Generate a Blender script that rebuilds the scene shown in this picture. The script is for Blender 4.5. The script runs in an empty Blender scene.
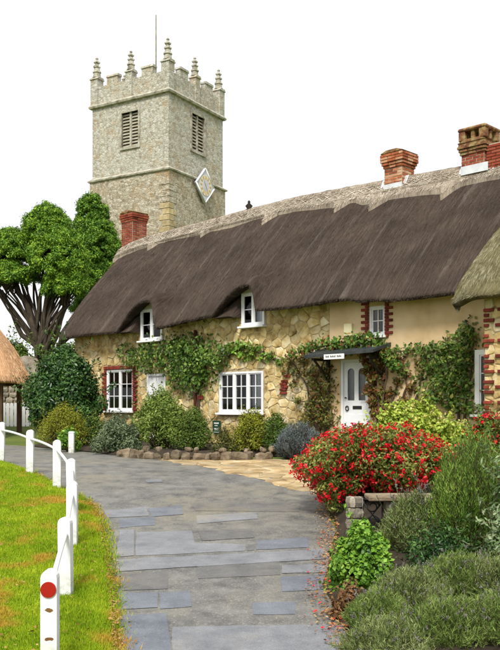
import bpy, math, random
import numpy as np
from mathutils import Vector, Matrix, noise as mnoise

# ------------------------------------------------------------------ camera, sky, sun, exposure
scene = bpy.context.scene
COL = scene.collection
R = math.radians
CZ = 1.15                      # eye height above the yard in front of the cottage
FPX = 850.0                    # focal length in photo pixels (500 x 650)
cam_d = bpy.data.cameras.new('camera')
cam_d.sensor_fit = 'VERTICAL'; cam_d.sensor_height = 36.0
cam_d.lens = 36.0 * FPX / 650.0
cam_d.shift_y = 80.0 / 650.0
cam_d.clip_start = 0.05; cam_d.clip_end = 3000
cam = bpy.data.objects.new('camera', cam_d); COL.objects.link(cam)
cam.location = (0, 0, CZ); cam.rotation_euler = (R(90), 0, 0)
scene.camera = cam

SUN_EL, SUN_AZ = 50.0, 190.0   # high soft sun behind the photographer, a little to the right
world = bpy.data.worlds.new('World'); scene.world = world; world.use_nodes = True
wn = world.node_tree.nodes; wl = world.node_tree.links
for n in list(wn): wn.remove(n)
sky = wn.new('ShaderNodeTexSky'); sky.sky_type = 'NISHITA'; sky.sun_disc = False
sky.sun_elevation = R(SUN_EL); sky.sun_rotation = R(SUN_AZ); sky.dust_density = 4.0; sky.air_density = 1.0
bg1 = wn.new('ShaderNodeBackground'); bg1.inputs['Strength'].default_value = 0.08
wl.new(sky.outputs[0], bg1.inputs['Color'])
bg2 = wn.new('ShaderNodeBackground')           # even white cloud deck
bg2.inputs['Color'].default_value = (0.985, 0.99, 1.0, 1); bg2.inputs['Strength'].default_value = 0.76
mixw = wn.new('ShaderNodeMixShader'); mixw.inputs[0].default_value = 0.93
wl.new(bg1.outputs[0], mixw.inputs[1]); wl.new(bg2.outputs[0], mixw.inputs[2])
wo = wn.new('ShaderNodeOutputWorld'); wl.new(mixw.outputs[0], wo.inputs['Surface'])

sun_d = bpy.data.lights.new('sun', 'SUN'); sun_d.energy = 3.0; sun_d.angle = R(16); sun_d.color = (1.0, 0.96, 0.9)
sun = bpy.data.objects.new('sun', sun_d); COL.objects.link(sun)
_az, _el = R(SUN_AZ), R(SUN_EL)
_sd = Vector((math.sin(_az)*math.cos(_el), math.cos(_az)*math.cos(_el), math.sin(_el)))
sun.rotation_euler = (-_sd).to_track_quat('-Z', 'Y').to_euler()
sun.location = (-6, -6, 20)

vs = scene.view_settings
vs.view_transform = 'Standard'; vs.look = 'None'; vs.exposure = 0.55; vs.gamma = 1.0; vs.use_curve_mapping = False
scene.render.engine = 'CYCLES'
cy = scene.cycles
cy.use_denoising = True
cy.max_bounces = 6; cy.diffuse_bounces = 2; cy.glossy_bounces = 2; cy.transmission_bounces = 3; cy.transparent_max_bounces = 6
cy.caustics_reflective = False; cy.caustics_refractive = False

# ------------------------------------------------------------------ helpers
rnd = random.Random(7)
RG = np.random.default_rng(11)
S2 = math.sqrt(0.5)

def smoothstep(t):
    t = max(0.0, min(1.0, t)); return t*t*(3-2*t)
def smin(a, b, k):
    h = max(k-abs(a-b), 0)/k; return min(a, b)-h*h*k/4
def smax(a, b, k): return -smin(-a, -b, k)

def wall_b(x, y): return ((x+0.25)+(y-23.2))*S2
def g(x, y):
    """height of the terrain"""
    z = smax(smin(-1.62+0.1*y, 0.0, 0.25), -0.98, 0.15)
    b = wall_b(x, y)
    ml = max(0.0, min(y-29.0, (-x-6.5)*2.5))
    z += max(6.0*smoothstep(max(0.0, b-6.5)/26.0), 1.9*smoothstep(ml/12.0))
    z += 0.25*smoothstep((y-24)/6.0)*smoothstep((-x-5.5)/2.0)
    # planted bank on the right side of the lane
    z += 0.10*smoothstep((x-1.1)/0.8)*smoothstep((16-y)/3.0)
    return z
def W(px, py, d): return Vector(((px-250)/FPX*d, d, CZ-(py-405)/FPX*d))
def gp(px, py, off=0.0):
    """the point of the ground seen at a photo pixel"""
    lo, hi = 3.0, 60.0
    def f(d):
        p = W(px, py, d); return p.z-(g(p.x, p.y)+off)
    for i in range(400):
        d = 3.0+i*0.12
        if f(d) <= 0: hi = d; lo = d-0.12; break
    for i in range(30):
        m = (lo+hi)/2
        if f(m) > 0: lo = m
        else: hi = m
    return W(px, py, (lo+hi)/2)
# the cottage's own frame: r to the right along its front, b into the building, z up
def wr(px, b=0.0):
    u = (px-250)/FPX; return (u*(23.2+S2*b)+0.25-S2*b)/(S2*(1+u))
def wd(r, b=0.0): return 23.2-S2*r+S2*b
def wz(py, r, b=0.0): return CZ+(405-py)*wd(r, b)/FPX
def L2W(r, b, z): return Vector((-0.25+S2*(r+b), 23.2+S2*(b-r), z))

def new_obj(name, data, parent=None, mat=None, label=None, cat=None, group=None, kind=None, loc=None):
    o = bpy.data.objects.new(name, data); COL.objects.link(o)
    if parent is not None: o.parent = parent
    if mat is not None and data is not None and hasattr(data, 'materials') and not data.materials: data.materials.append(mat)
    if label: o['label'] = label
    if cat: o['category'] = cat
    if group: o['group'] = group
    if kind: o['kind'] = kind
    if loc is not None: o.location = loc
    return o
def thing(name, label, cat, loc=(0, 0, 0), rz=0.0, group=None):
    o = new_obj(name, None, None, None, label, cat, group); o.location = loc; o.rotation_euler = (0, 0, rz)
    o.empty_display_size = 0.2
    return o

class MB:
    """collects shapes and links them as ONE mesh"""
    def __init__(s): s.v = []; s.f = []; s.smooth = []
    def add(s, vs, fs, smooth=False):
        n = len(s.v); s.v.extend(tuple(v) for v in vs); s.f.extend([tuple(i+n for i in f) for f in fs]); s.smooth.extend([smooth]*len(fs)); return s
    def box(s, x0, x1, y0, y1, z0, z1, bev=0.0):
        if bev <= 0:
            v = [(x0,y0,z0),(x1,y0,z0),(x1,y1,z0),(x0,y1,z0),(x0,y0,z1),(x1,y0,z1),(x1,y1,z1),(x0,y1,z1)]
            return s.add(v, [(0,3,2,1),(4,5,6,7),(0,1,5,4),(1,2,6,5),(2,3,7,6),(3,0,4,7)])
        e = bev; v = []; f = []
        X = (x0, x1); Y = (y0, y1); Z = (z0, z1); idx = {}
        for i in (0, 1):
            for j in (0, 1):
                for k in (0, 1):
                    sx, sy, sz = (1-2*i)*e, (1-2*j)*e, (1-2*k)*e
                    for a, p in (('x', (X[i], Y[j]+sy, Z[k]+sz)), ('y', (X[i]+sx, Y[j], Z[k]+sz)), ('z', (X[i]+sx, Y[j]+sy, Z[k]))):
                        idx[(i, j, k, a)] = len(v); v.append(p)
        q = idx
        for i in (0, 1):
            f.append([q[(i,0,0,'x')], q[(i,1,0,'x')], q[(i,1,1,'x')], q[(i,0,1,'x')]][::(1 if i else -1)])
            f.append([q[(0,i,0,'y')], q[(1,i,0,'y')], q[(1,i,1,'y')], q[(0,i,1,'y')]][::(-1 if i else 1)])
            f.append([q[(0,0,i,'z')], q[(1,0,i,'z')], q[(1,1,i,'z')], q[(0,1,i,'z')]][::(1 if i else -1)])
        for a, b in ((0,0),(0,1),(1,0),(1,1)):
            f.append([q[(0,a,b,'y')], q[(1,a,b,'y')], q[(1,a,b,'z')], q[(0,a,b,'z')]])
            f.append([q[(a,0,b,'x')], q[(a,1,b,'x')], q[(a,1,b,'z')], q[(a,0,b,'z')]])
            f.append([q[(a,b,0,'x')], q[(a,b,1,'x')], q[(a,b,1,'y')], q[(a,b,0,'y')]])
        for i in (0, 1):
            for j in (0, 1):
                for k in (0, 1): f.append([q[(i,j,k,'x')], q[(i,j,k,'y')], q[(i,j,k,'z')]])
        return s.add(v, f)
    def tube(s, pts, radii, n=7, cap=True):
        pts = [Vector(p) for p in pts]
        if not hasattr(radii, '__len__'): radii = [radii]*len(pts)
        vs, fs = [], []; up = None
        for i, p in enumerate(pts):
            t = (pts[min(i+1, len(pts)-1)]-pts[max(i-1, 0)])
            t = t.normalized() if t.length > 1e-9 else Vector((0, 0, 1))
            if up is None: up = Vector((0, 0, 1)) if abs(t.z) < 0.9 else Vector((1, 0, 0))
            a = t.cross(up)
            if a.length < 1e-4: a = t.cross(Vector((0.3, 1, 0.2)))
            a.normalize(); b = t.cross(a)
            up = -b if False else up
            for k in range(n):
                an = 2*math.pi*k/n; vs.append(p+(a*math.cos(an)+b*math.sin(an))*radii[i])
        for i in range(len(pts)-1):
            for k in range(n):
                fs.append((i*n+k, i*n+(k+1) % n, (i+1)*n+(k+1) % n, (i+1)*n+k))
        if cap: fs.append(tuple(range(n))[::-1]); fs.append(tuple((len(pts)-1)*n+k for k in range(n)))
        return s.add(vs, fs, True)
    def lathe(s, prof, n=12, c=(0, 0, 0), square=False, rot=0.0, smooth=True):
        vs, fs = [], []
        for (r_, z) in prof:
            for k in range(n):
                an = 2*math.pi*k/n+rot
                q = r_
                if square:
                    m = (abs(math.cos(an))**square+abs(math.sin(an))**square)**(1.0/square); q = r_/m
                vs.append((c[0]+q*math.cos(an), c[1]+q*math.sin(an), c[2]+z))
        for i in range(len(prof)-1):
            for k in range(n): fs.append((i*n+k, i*n+(k+1) % n, (i+1)*n+(k+1) % n, (i+1)*n+k))
        fs.append(tuple(range(n))[::-1]); fs.append(tuple((len(prof)-1)*n+k for k in range(n)))
        return s.add(vs, fs, smooth)
    def prism(s, poly, ax, c0, c1):
        """polygon (pairs) pushed along axis ax ('x','y','z') from c0 to c1"""
        def P(a, b, c): return {'x': (c, a, b), 'y': (a, c, b), 'z': (a, b, c)}[ax]
        n = len(poly)
        vs = [P(a, b, c0) for a, b in poly]+[P(a, b, c1) for a, b in poly]
        fs = [tuple(range(n)), tuple(range(n, 2*n))[::-1]]+[(i, (i+1) % n, n+(i+1) % n, n+i) for i in range(n)]
        return s.add(vs, fs)
    def mesh(s, name):
        me = bpy.data.meshes.new(name); me.from_pydata(s.v, [], s.f)
        if any(s.smooth): me.polygons.foreach_set('use_smooth', s.smooth)
        bm_fix(me); me.update(); return me
    def build(s, name, mat, parent=None, **k): return new_obj(name, s.mesh(name), parent, mat, **k)
import bmesh
def bm_fix(me):
    bm = bmesh.new(); bm.from_mesh(me); bmesh.ops.recalc_face_normals(bm, faces=bm.faces); bm.to_mesh(me); bm.free()

def np_mesh(name, V, Fc, attr=None, smooth=False):
    """V (n,3), Fc (m,3 or 4) arrays; attr: per-vertex float called v"""
    me = bpy.data.meshes.new(name)
    V = np.asarray(V, np.float32); Fc = np.asarray(Fc, np.int32)
    me.vertices.add(len(V)); me.vertices.foreach_set('co', V.ravel())
    k = Fc.shape[1]
    me.loops.add(Fc.size); me.loops.foreach_set('vertex_index', Fc.ravel())
    me.polygons.add(len(Fc)); me.polygons.foreach_set('loop_start', np.arange(0, Fc.size, k, dtype=np.int32))
    if smooth: me.polygons.foreach_set('use_smooth', np.ones(len(Fc), bool))
    me.update(calc_edges=True)
    if attr is not None:
        a = me.attributes.new('v', 'FLOAT', 'POINT'); a.data.foreach_set('value', np.asarray(attr, np.float32))
    return me
def unit(a): return a/np.maximum(np.linalg.norm(a, axis=-1, keepdims=True), 1e-9)
def leaves_arrays(P, N, size, width, seed, droop=0.25, fold=0.25, var=0.35):
    """one folded four-cornered leaf at each point P with normal N"""
    rg = np.random.default_rng(seed); n = len(P)
    t = unit(np.cross(N, rg.normal(size=(n, 3)))); t[:, 2] -= droop; t = unit(t)
    s = unit(np.cross(N, t)); nn = np.cross(t, s)
    L = size*(1+var*rg.uniform(-1, 1, n))[:, None]; Wd = width*(1+var*rg.uniform(-1, 1, n))[:, None]
    b = P-t*L*0.5; tip = P+t*L*0.5; m = P-t*L*0.05+nn*fold*Wd
    V = np.stack([b, m-s*Wd*0.5-nn*fold*Wd*0.5+nn*0, tip, m+s*Wd*0.5-nn*fold*Wd*0.5], 1).reshape(-1, 3)
    i = np.arange(n)[:, None]*4
    Fc = np.concatenate([i+np.array([[0, 1, 2]]), i+np.array([[0, 2, 3]])])
    v = np.repeat(rg.uniform(0, 1, n), 4)
    return V, Fc, v
def merge(parts):
    Vs, Fs, As = [], [], []; off = 0
    for V, Fc, a in parts:
        Vs.append(V); Fs.append(Fc+off); As.append(a); off += len(V)
    return np.concatenate(Vs), np.concatenate(Fs), np.concatenate(As)
def strands(base, dirs, length, width, seed, bend=0.3, var=0.3):
    """thin tapering bent blades, two segments"""
    rg = np.random.default_rng(seed); n = len(base)
    L = (length*(1+var*rg.uniform(-1, 1, n)))[:, None]
    d = unit(dirs); s = unit(np.cross(d, rg.normal(size=(n, 3)))); bv = rg.normal(size=(n, 3))*bend; bv[:, 2] -= bend*0.5
    mid = base+d*L*0.55+bv*L*0.08; tip = base+unit(d+bv*0.5)*L
    w = width
    V = np.stack([base-s*w*.5, base+s*w*.5, mid-s*w*.42, mid+s*w*.42, tip], 1).reshape(-1, 3)
    i = np.arange(n)[:, None]*5
    Fc = np.concatenate([i+np.array([[0, 1, 3]]), i+np.array([[0, 3, 2]]), i+np.array([[2, 3, 4]])])
    return V, Fc, np.repeat(rg.uniform(0, 1, n), 5)

# ------------------------------------------------------------------ materials
def mat_new(name):
    m = bpy.data.materials.new(name); m.use_nodes = True
    nt = m.node_tree; b = nt.nodes['Principled BSDF']; return m, nt, b
def ramp(nt, stops):
    r = nt.nodes.new('ShaderNodeValToRGB'); e = r.color_ramp.elements
    while len(e) > 1: e.remove(e[-1])
    for i, (p, c) in enumerate(stops):
        if i == 0: e[0].position = p; e[0].color = (*c, 1)
        else:
            q = e.new(p); q.color = (*c, 1)
    return r
def coords(nt, kind='Object', scale=(1, 1, 1), rot=(0, 0, 0)):
    tc = nt.nodes.new('ShaderNodeTexCoord'); mp = nt.nodes.new('ShaderNodeMapping')
    mp.inputs['Scale'].default_value = scale; mp.inputs['Rotation'].default_value = rot
    nt.links.new(tc.outputs[kind], mp.inputs['Vector']); return mp.outputs[0]
def noise(nt, vec, scale, detail=5, rough=0.6):
    n = nt.nodes.new('ShaderNodeTexNoise'); n.inputs['Scale'].default_value = scale
    n.inputs['Detail'].default_value = detail; n.inputs['Roughness'].default_value = rough
    nt.links.new(vec, n.inputs['Vector']); return n.outputs['Fac']
def mixc(nt, fac, a, b, mode='MIX'):
    m = nt.nodes.new('ShaderNodeMix'); m.data_type = 'RGBA'; m.blend_type = mode
    for sock, val in ((m.inputs[0], fac), (m.inputs[6], a), (m.inputs[7], b)):
        if isinstance(val, (int, float)): sock.default_value = val
        elif isinstance(val, tuple): sock.default_value = (*val, 1)
        else: nt.links.new(val, sock)
    return m.outputs[2]
def maprange(nt, v, a, b, c=0.0, d=1.0):
    m = nt.nodes.new('ShaderNodeMapRange'); m.clamp = True
    for i, x in enumerate((a, b, c, d)): m.inputs[i+1].default_value = x
    nt.links.new(v, m.inputs[0]); return m.outputs[0]
def bump(nt, bsdf, h, strength=0.5, dist=0.02):
    b = nt.nodes.new('ShaderNodeBump'); b.inputs['Strength'].default_value = strength; b.inputs['Distance'].default_value = dist
    nt.links.new(h, b.inputs['Height']); nt.links.new(b.outputs[0], bsdf.inputs['Normal'])
def M(name, stops, scale=4.0, rough=0.8, bstr=0.4, bscale=30.0, bdist=0.01, stretch=(1, 1, 1), rand=0.0, coord='Object', detail=6, spec=0.3):
    m, nt, b = mat_new(name)
    v = coords(nt, coord, stretch)
    if rand > 0:
        o2 = nt.nodes.new('ShaderNodeObjectInfo'); vm = nt.nodes.new('ShaderNodeVectorMath'); vm.operation = 'MULTIPLY_ADD'
        vm.inputs[1].default_value = (37.0, 53.0, 71.0); nt.links.new(o2.outputs['Random'], vm.inputs[0]); nt.links.new(v, vm.inputs[2]); v = vm.outputs[0]
    c = ramp(nt, stops); f = noise(nt, v, scale, detail); nt.links.new(f, c.inputs[0]); out = c.outputs[0]
    if rand > 0:
        oi = nt.nodes.new('ShaderNodeObjectInfo')
        k = maprange(nt, oi.outputs['Random'], 0, 1, 1-rand, 1+rand)
        out = mixc(nt, 1.0, out, k, 'MULTIPLY')
    nt.links.new(out, b.inputs['Base Color'])
    b.inputs['Roughness'].default_value = rough; b.inputs['Specular IOR Level'].default_value = spec
    if bstr > 0: bump(nt, b, noise(nt, v, bscale, 6, 0.65), bstr, bdist)
    return m
def FOL(name, c0, c1, c2, rough=0.5, trans=0.3, patch=None, gain=1.0):
    """leaf material: tint varies leaf by leaf and in drifts"""
    c0, c1, c2 = [tuple(min(0.8, v*gain) for v in c) for c in (c0, c1, c2)]
    m, nt, b = mat_new(name)
    at = nt.nodes.new('ShaderNodeAttribute'); at.attribute_name = 'v'
    r = ramp(nt, [(0.0, c0), (0.5, c1), (1.0, c2)])
    vec = coords(nt)
    nz = noise(nt, vec, 2.2, 3)
    ad = nt.nodes.new('ShaderNodeMath'); ad.operation = 'MULTIPLY_ADD'; ad.inputs[1].default_value = 0.62
    sb = nt.nodes.new('ShaderNodeMath'); sb.operation = 'MULTIPLY_ADD'; sb.inputs[1].default_value = 1.4; sb.inputs[2].default_value = -0.5
    nt.links.new(nz, sb.inputs[0]); nt.links.new(at.outputs['Fac'], ad.inputs[0]); nt.links.new(sb.outputs[0], ad.inputs[2])
    nt.links.new(ad.outputs[0], r.inputs[0]); col = r.outputs[0]
    if patch:
        col = mixc(nt, maprange(nt, noise(nt, vec, patch[1], 4), patch[2], patch[2]+0.12), col, patch[0])
    nt.links.new(col, b.inputs['Base Color']); b.inputs['Roughness'].default_value = rough; b.inputs['Specular IOR Level'].default_value = 0.25
    if trans > 0:
        tr = nt.nodes.new('ShaderNodeBsdfTranslucent'); nt.links.new(col, tr.inputs['Color'])
        mx = nt.nodes.new('ShaderNodeMixShader'); mx.inputs[0].default_value = trans
        out = nt.nodes['Material Output']
        nt.links.new(b.outputs[0], mx.inputs[1]); nt.links.new(tr.outputs[0], mx.inputs[2]); nt.links.new(mx.outputs[0], out.inputs['Surface'])
    return m

MT = {}
MT['soil'] = M('soil', [(0.3, (0.022, 0.016, 0.010)), (0.7, (0.06, 0.044, 0.028))], 3, 0.95, 0.8, 25, 0.03)
MT['turf'] = M('turf', [(0.3, (0.06, 0.10, 0.015)), (0.7, (0.14, 0.17, 0.03))], 0.6, 0.95, 0.6, 20, 0.03)
MT['lawn'] = M('lawn', [(0.3, (0.09, 0.15, 0.008)), (0.55, (0.20, 0.27, 0.014)), (0.75, (0.34, 0.27, 0.03))], 1.6, 0.95, 0.8, 40, 0.03)
def asphalt(name, dark, light, warm, warm_at=0.55, speck=0.62):
    m, nt, b = mat_new(name)
    v = coords(nt)
    big = noise(nt, v, 0.55, 4); mid = noise(nt, v, 3.0, 6, 0.7); fine = noise(nt, v, 120, 3, 0.7); sp = noise(nt, v, 42, 3, 0.8)
    c = ramp(nt, [(0.3, dark), (0.7, light)]); nt.links.new(mid, c.inputs[0]); col = c.outputs[0]
    md = nt.nodes.new('ShaderNodeMath'); md.operation = 'MULTIPLY'; nt.links.new(maprange(nt, big, warm_at-0.1, warm_at+0.12), md.inputs[0]); nt.links.new(maprange(nt, mid, 0.38, 0.62), md.inputs[1])
    col = mixc(nt, md.outputs[0], col, warm)
    col = mixc(nt, 1.0, col, maprange(nt, fine, 0.3, 0.7, 0.62, 1.35), 'MULTIPLY')
    col = mixc(nt, maprange(nt, sp, speck, speck+0.1, 0, 0.6), col, (0.40, 0.37, 0.30))
    nt.links.new(col, b.inputs['Base Color']); b.inputs['Roughness'].default_value = 0.52; b.inputs['Specular IOR Level'].default_value = 0.5
    mm = nt.nodes.new('ShaderNodeMath'); mm.operation = 'ADD'; nt.links.new(fine, mm.inputs[0]); nt.links.new(sp, mm.inputs[1])
    bump(nt, b, mm.outputs[0], 0.5, 0.008)
    return m
MT['road'] = asphalt('road', (0.060, 0.060, 0.056), (0.215, 0.212, 0.195), (0.20, 0.18, 0.13), 0.53, 0.56)
MT['patch_blue'] = asphalt('patch_blue', (0.09, 0.10, 0.122), (0.185, 0.20, 0.232), (0.20, 0.19, 0.16), 0.68)
MT['patch_pale'] = asphalt('patch_pale', (0.13, 0.137, 0.15), (0.245, 0.252, 0.268), (0.28, 0.25, 0.18), 0.6)
MT['patch_brown'] = asphalt('patch_brown', (0.11, 0.105, 0.09), (0.20, 0.19, 0.16), (0.25, 0.22, 0.15), 0.48, 0.50)
MT['patch_dark'] = asphalt('patch_dark', (0.085, 0.085, 0.085), (0.165, 0.162, 0.155), (0.19, 0.165, 0.12), 0.55)
MT['flag'] = M('flag', [(0.3, (0.20, 0.13, 0.06)), (0.5, (0.36, 0.26, 0.13)), (0.7, (0.46, 0.39, 0.27))], 2.5, 0.85, 0.6, 14, 0.012, rand=0.25)
MT['stone'] = M('stone', [(0.3, (0.17, 0.10, 0.04)), (0.40, (0.44, 0.30, 0.11)), (0.50, (0.60, 0.46, 0.21)), (0.60, (0.68, 0.57, 0.34)), (0.72, (0.76, 0.70, 0.55))], 2.6, 0.92, 0.9, 11, 0.03, rand=0.22, coord='Object')
MT['mortar'] = M('mortar', [(0.3, (0.20, 0.145, 0.07)), (0.5, (0.42, 0.33, 0.18)), (0.7, (0.58, 0.49, 0.31))], 5, 0.95, 0.7, 30, 0.015)
MT['plaster'] = M('plaster', [(0.28, (0.40, 0.28, 0.14)), (0.45, (0.58, 0.42, 0.23)), (0.6, (0.66, 0.50, 0.30)), (0.8, (0.70, 0.57, 0.38))], 0.9, 0.9, 0.35, 12, 0.01, detail=9)
MT['grey_stone'] = M('grey_stone', [(0.25, (0.13, 0.115, 0.09)), (0.55, (0.28, 0.245, 0.19)), (0.8, (0.40, 0.37, 0.30))], 3, 0.9, 0.8, 16, 0.03, rand=0.3)
MT['edge_stone'] = M('edge_stone', [(0.3, (0.07, 0.05, 0.03)), (0.5, (0.17, 0.13, 0.085)), (0.7, (0.30, 0.25, 0.17))], 4, 0.92, 0.9, 14, 0.03, rand=0.35)
MT['brick'] = M('brick', [(0.3, (0.10, 0.016, 0.010)), (0.6, (0.24, 0.042, 0.024)), (0.85, (0.32, 0.12, 0.07))], 6, 0.88, 0.6, 40, 0.006, rand=0.4)
MT['brick_orange'] = FOL('brick_orange', (0.13, 0.035, 0.02), (0.42, 0.125, 0.05), (0.62, 0.46, 0.3), 0.9, 0.0)
MT['brick_dark'] = FOL('brick_dark', (0.09, 0.02, 0.012), (0.26, 0.05, 0.025), (0.36, 0.13, 0.07), 0.9, 0.0)
MT['chimney_mortar'] = M('chimney_mortar', [(0.3, (0.30, 0.24, 0.17)), (0.7, (0.56, 0.49, 0.39))], 6, 0.9, 0.5, 40, 0.006)
MT['lichen_brick'] = M('lichen_brick', [(0.3, (0.07, 0.03, 0.018)), (0.48, (0.20, 0.085, 0.04)), (0.6, (0.30, 0.22, 0.09)), (0.8, (0.38, 0.33, 0.22))], 6, 0.9, 0.8, 30, 0.012)
MT['white'] = M('white', [(0.3, (0.74, 0.75, 0.76)), (0.7, (0.84, 0.84, 0.84))], 3, 0.45, 0.06, 60, 0.002, spec=0.45)
def white_post():
    m, nt, b = mat_new('white_post'); v = coords(nt)
    base = ramp(nt, [(0.3, (0.72, 0.73, 0.75)), (0.7, (0.85, 0.85, 0.85))]); nt.links.new(noise(nt, v, 3, 5), base.inputs[0])
    col = mixc(nt, maprange(nt, noise(nt, v, 11, 6, 0.7), 0.66, 0.72), base.outputs[0], (0.30, 0.24, 0.16))
    sx = nt.nodes.new('ShaderNodeSeparateXYZ'); nt.links.new(v, sx.inputs[0])
    dirt = nt.nodes.new('ShaderNodeMath'); dirt.operation = 'MULTIPLY'
    nt.links.new(maprange(nt, sx.outputs['Z'], 0.0, 0.34, 1, 0), dirt.inputs[0]); nt.links.new(maprange(nt, noise(nt, v, 16, 5, 0.7), 0.35, 0.65), dirt.inputs[1])
    col = mixc(nt, dirt.outputs[0], col, (0.26, 0.28, 0.15))
    nt.links.new(col, b.inputs['Base Color']); b.inputs['Roughness'].default_value = 0.6
    bump(nt, b, noise(nt, coords(nt, 'Object', (6, 6, 0.6)), 12, 5), 0.25, 0.006); return m
MT['post'] = white_post()
MT['cream'] = M('cream', [(0.3, (0.42, 0.40, 0.28)), (0.7, (0.52, 0.50, 0.38))], 3, 0.6, 0.1, 30, 0.003)
MT['cream_box'] = M('cream_box', [(0.3, (0.62, 0.56, 0.30)), (0.7, (0.70, 0.65, 0.42))], 3, 0.5, 0.0)
MT['black'] = M('black', [(0.3, (0.012, 0.012, 0.012)), (0.7, (0.025, 0.025, 0.025))], 5, 0.5, 0.15, 40, 0.003)
MT['slate'] = M('slate', [(0.3, (0.02, 0.024, 0.026)), (0.7, (0.05, 0.055, 0.055))], 5, 0.55, 0.3, 20, 0.006)
MT['timber'] = M('timber', [(0.3, (0.035, 0.018, 0.008)), (0.7, (0.12, 0.065, 0.03))], 3, 0.8, 0.5, 20, 0.008, stretch=(6, 6, 0.7))
MT['dark_timber'] = M('dark_timber', [(0.3, (0.012, 0.009, 0.006)), (0.7, (0.04, 0.03, 0.02))], 3, 0.85, 0.4, 20, 0.008)
MT['sign_green'] = M('sign_green', [(0.3, (0.006, 0.035, 0.018)), (0.7, (0.01, 0.05, 0.026))], 4, 0.4, 0.0)
MT['sign_red'] = M('sign_red', [(0.3, (0.16, 0.02, 0.012)), (0.7, (0.25, 0.035, 0.02))], 8, 0.5, 0.1, 30, 0.003)
MT['reflector'] = M('reflector', [(0.3, (0.26, 0.003, 0.005)), (0.7, (0.38, 0.007, 0.009))], 5, 0.25, 0.1, 90, 0.002, spec=0.6)
MT['lead'] = M('lead', [(0.3, (0.50, 0.52, 0.55)), (0.7, (0.72, 0.74, 0.77))], 4, 0.45, 0.3, 12, 0.01)
MT['pipe'] = M('pipe', [(0.3, (0.07, 0.018, 0.014)), (0.7, (0.11, 0.03, 0.022))], 4, 0.45, 0.0)
MT['curtain'] = M('curtain', [(0.3, (0.45, 0.44, 0.40)), (0.7, (0.66, 0.65, 0.60))], 3, 0.9, 0.4, 8, 0.02, stretch=(9, 9, 0.4))
MT['bark'] = M('bark', [(0.3, (0.022, 0.016, 0.011)), (0.55, (0.06, 0.045, 0.03)), (0.8, (0.12, 0.095, 0.065))], 3, 0.95, 0.9, 10, 0.04, stretch=(3, 3, 0.5))
MT['twig'] = M('twig', [(0.3, (0.05, 0.03, 0.018)), (0.7, (0.13, 0.085, 0.05))], 5, 0.9, 0.4, 30, 0.006)
MT['iron'] = M('iron', [(0.3, (0.008, 0.008, 0.009)), (0.7, (0.02, 0.018, 0.016))], 8, 0.5, 0.3, 50, 0.004)
MT['gold'] = M('gold', [(0.3, (0.42, 0.26, 0.08)), (0.7, (0.62, 0.44, 0.16))], 8, 0.45, 0.0)
MT['clock_cream'] = M('clock_cream', [(0.3, (0.60, 0.53, 0.38)), (0.7, (0.72, 0.68, 0.56))], 4, 0.5, 0.0)
MT['clock_blue'] = M('clock_blue', [(0.3, (0.44, 0.46, 0.54)), (0.7, (0.60, 0.61, 0.66))], 4, 0.5, 0.0)
def glass():
    m, nt, b = mat_new('glass'); nt.nodes.remove(b)
    t = nt.nodes.new('ShaderNodeBsdfTransparent'); t.inputs['Color'].default_value = (0.75, 0.78, 0.78, 1)
    gl = nt.nodes.new('ShaderNodeBsdfGlossy'); gl.inputs['Roughness'].default_value = 0.03
    fr = nt.nodes.new('ShaderNodeFresnel'); fr.inputs['IOR'].default_value = 1.42
    mx = nt.nodes.new('ShaderNodeMixShader'); nt.links.new(fr.outputs[0], mx.inputs[0]); nt.links.new(t.outputs[0], mx.inputs[1]); nt.links.new(gl.outputs[0], mx.inputs[2])
    nt.links.new(mx.outputs[0], nt.nodes['Material Output'].inputs['Surface']); return m
MT['glass'] = glass()
def thatch(name, dark, mid, light, streak, moss=None, along='UV'):
    """UV: u along the eave in metres, v down the slope in metres"""
    m, nt, b = mat_new(name)
    v1 = coords(nt, 'UV', (26, 1.1, 1)); v2 = coords(nt, 'UV', (1, 1, 1)); v3 = coords(nt, 'UV', (3.2, 0.28, 1)); vf = coords(nt, 'UV', (90, 9, 1))
    f1 = noise(nt, v1, 1.0, 6, 0.7); f2 = noise(nt, v2, 0.7, 5); f3 = noise(nt, v3, 1.0, 5, 0.65); f4 = noise(nt, vf, 1.0, 4, 0.7)
    c = ramp(nt, [(0.28, dark), (0.5, mid), (0.75, light)]); nt.links.new(f1, c.inputs[0]); col = c.outputs[0]
    col = mixc(nt, 1.0, col, maprange(nt, f2, 0.3, 0.7, 0.62, 1.38), 'MULTIPLY')
    col = mixc(nt, maprange(nt, f3, 0.55, 0.75, 0, 0.6), col, streak)
    if moss: col = mixc(nt, maprange(nt, f3, 0.28, 0.46, 0.75, 0), col, moss)
    col = mixc(nt, 1.0, col, maprange(nt, f4, 0.3, 0.7, 0.65, 1.35), 'MULTIPLY')
    nt.links.new(col, b.inputs['Base Color']); b.inputs['Roughness'].default_value = 0.95; b.inputs['Specular IOR Level'].default_value = 0.15
    ad = nt.nodes.new('ShaderNodeMath'); ad.operation = 'ADD'; nt.links.new(f1, ad.inputs[0]); nt.links.new(f4, ad.inputs[1])
    bump(nt, b, ad.outputs[0], 0.8, 0.04); return m
MT['thatch'] = thatch('thatch', (0.030, 0.021, 0.015), (0.060, 0.043, 0.033), (0.105, 0.080, 0.064), (0.20, 0.165, 0.14))
MT['thatch_ridge'] = thatch('thatch_ridge', (0.16, 0.125, 0.095), (0.32, 0.265, 0.205), (0.47, 0.41, 0.335), (0.52, 0.47, 0.40))
MT['thatch_green'] = thatch('thatch_green', (0.06, 0.05, 0.025), (0.15, 0.13, 0.065), (0.26, 0.23, 0.135), (0.34, 0.32, 0.25), (0.12, 0.115, 0.035))
MT['thatch_gold'] = thatch('thatch_gold', (0.36, 0.19, 0.09), (0.58, 0.34, 0.18), (0.72, 0.48, 0.28), (0.76, 0.56, 0.38))
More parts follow.
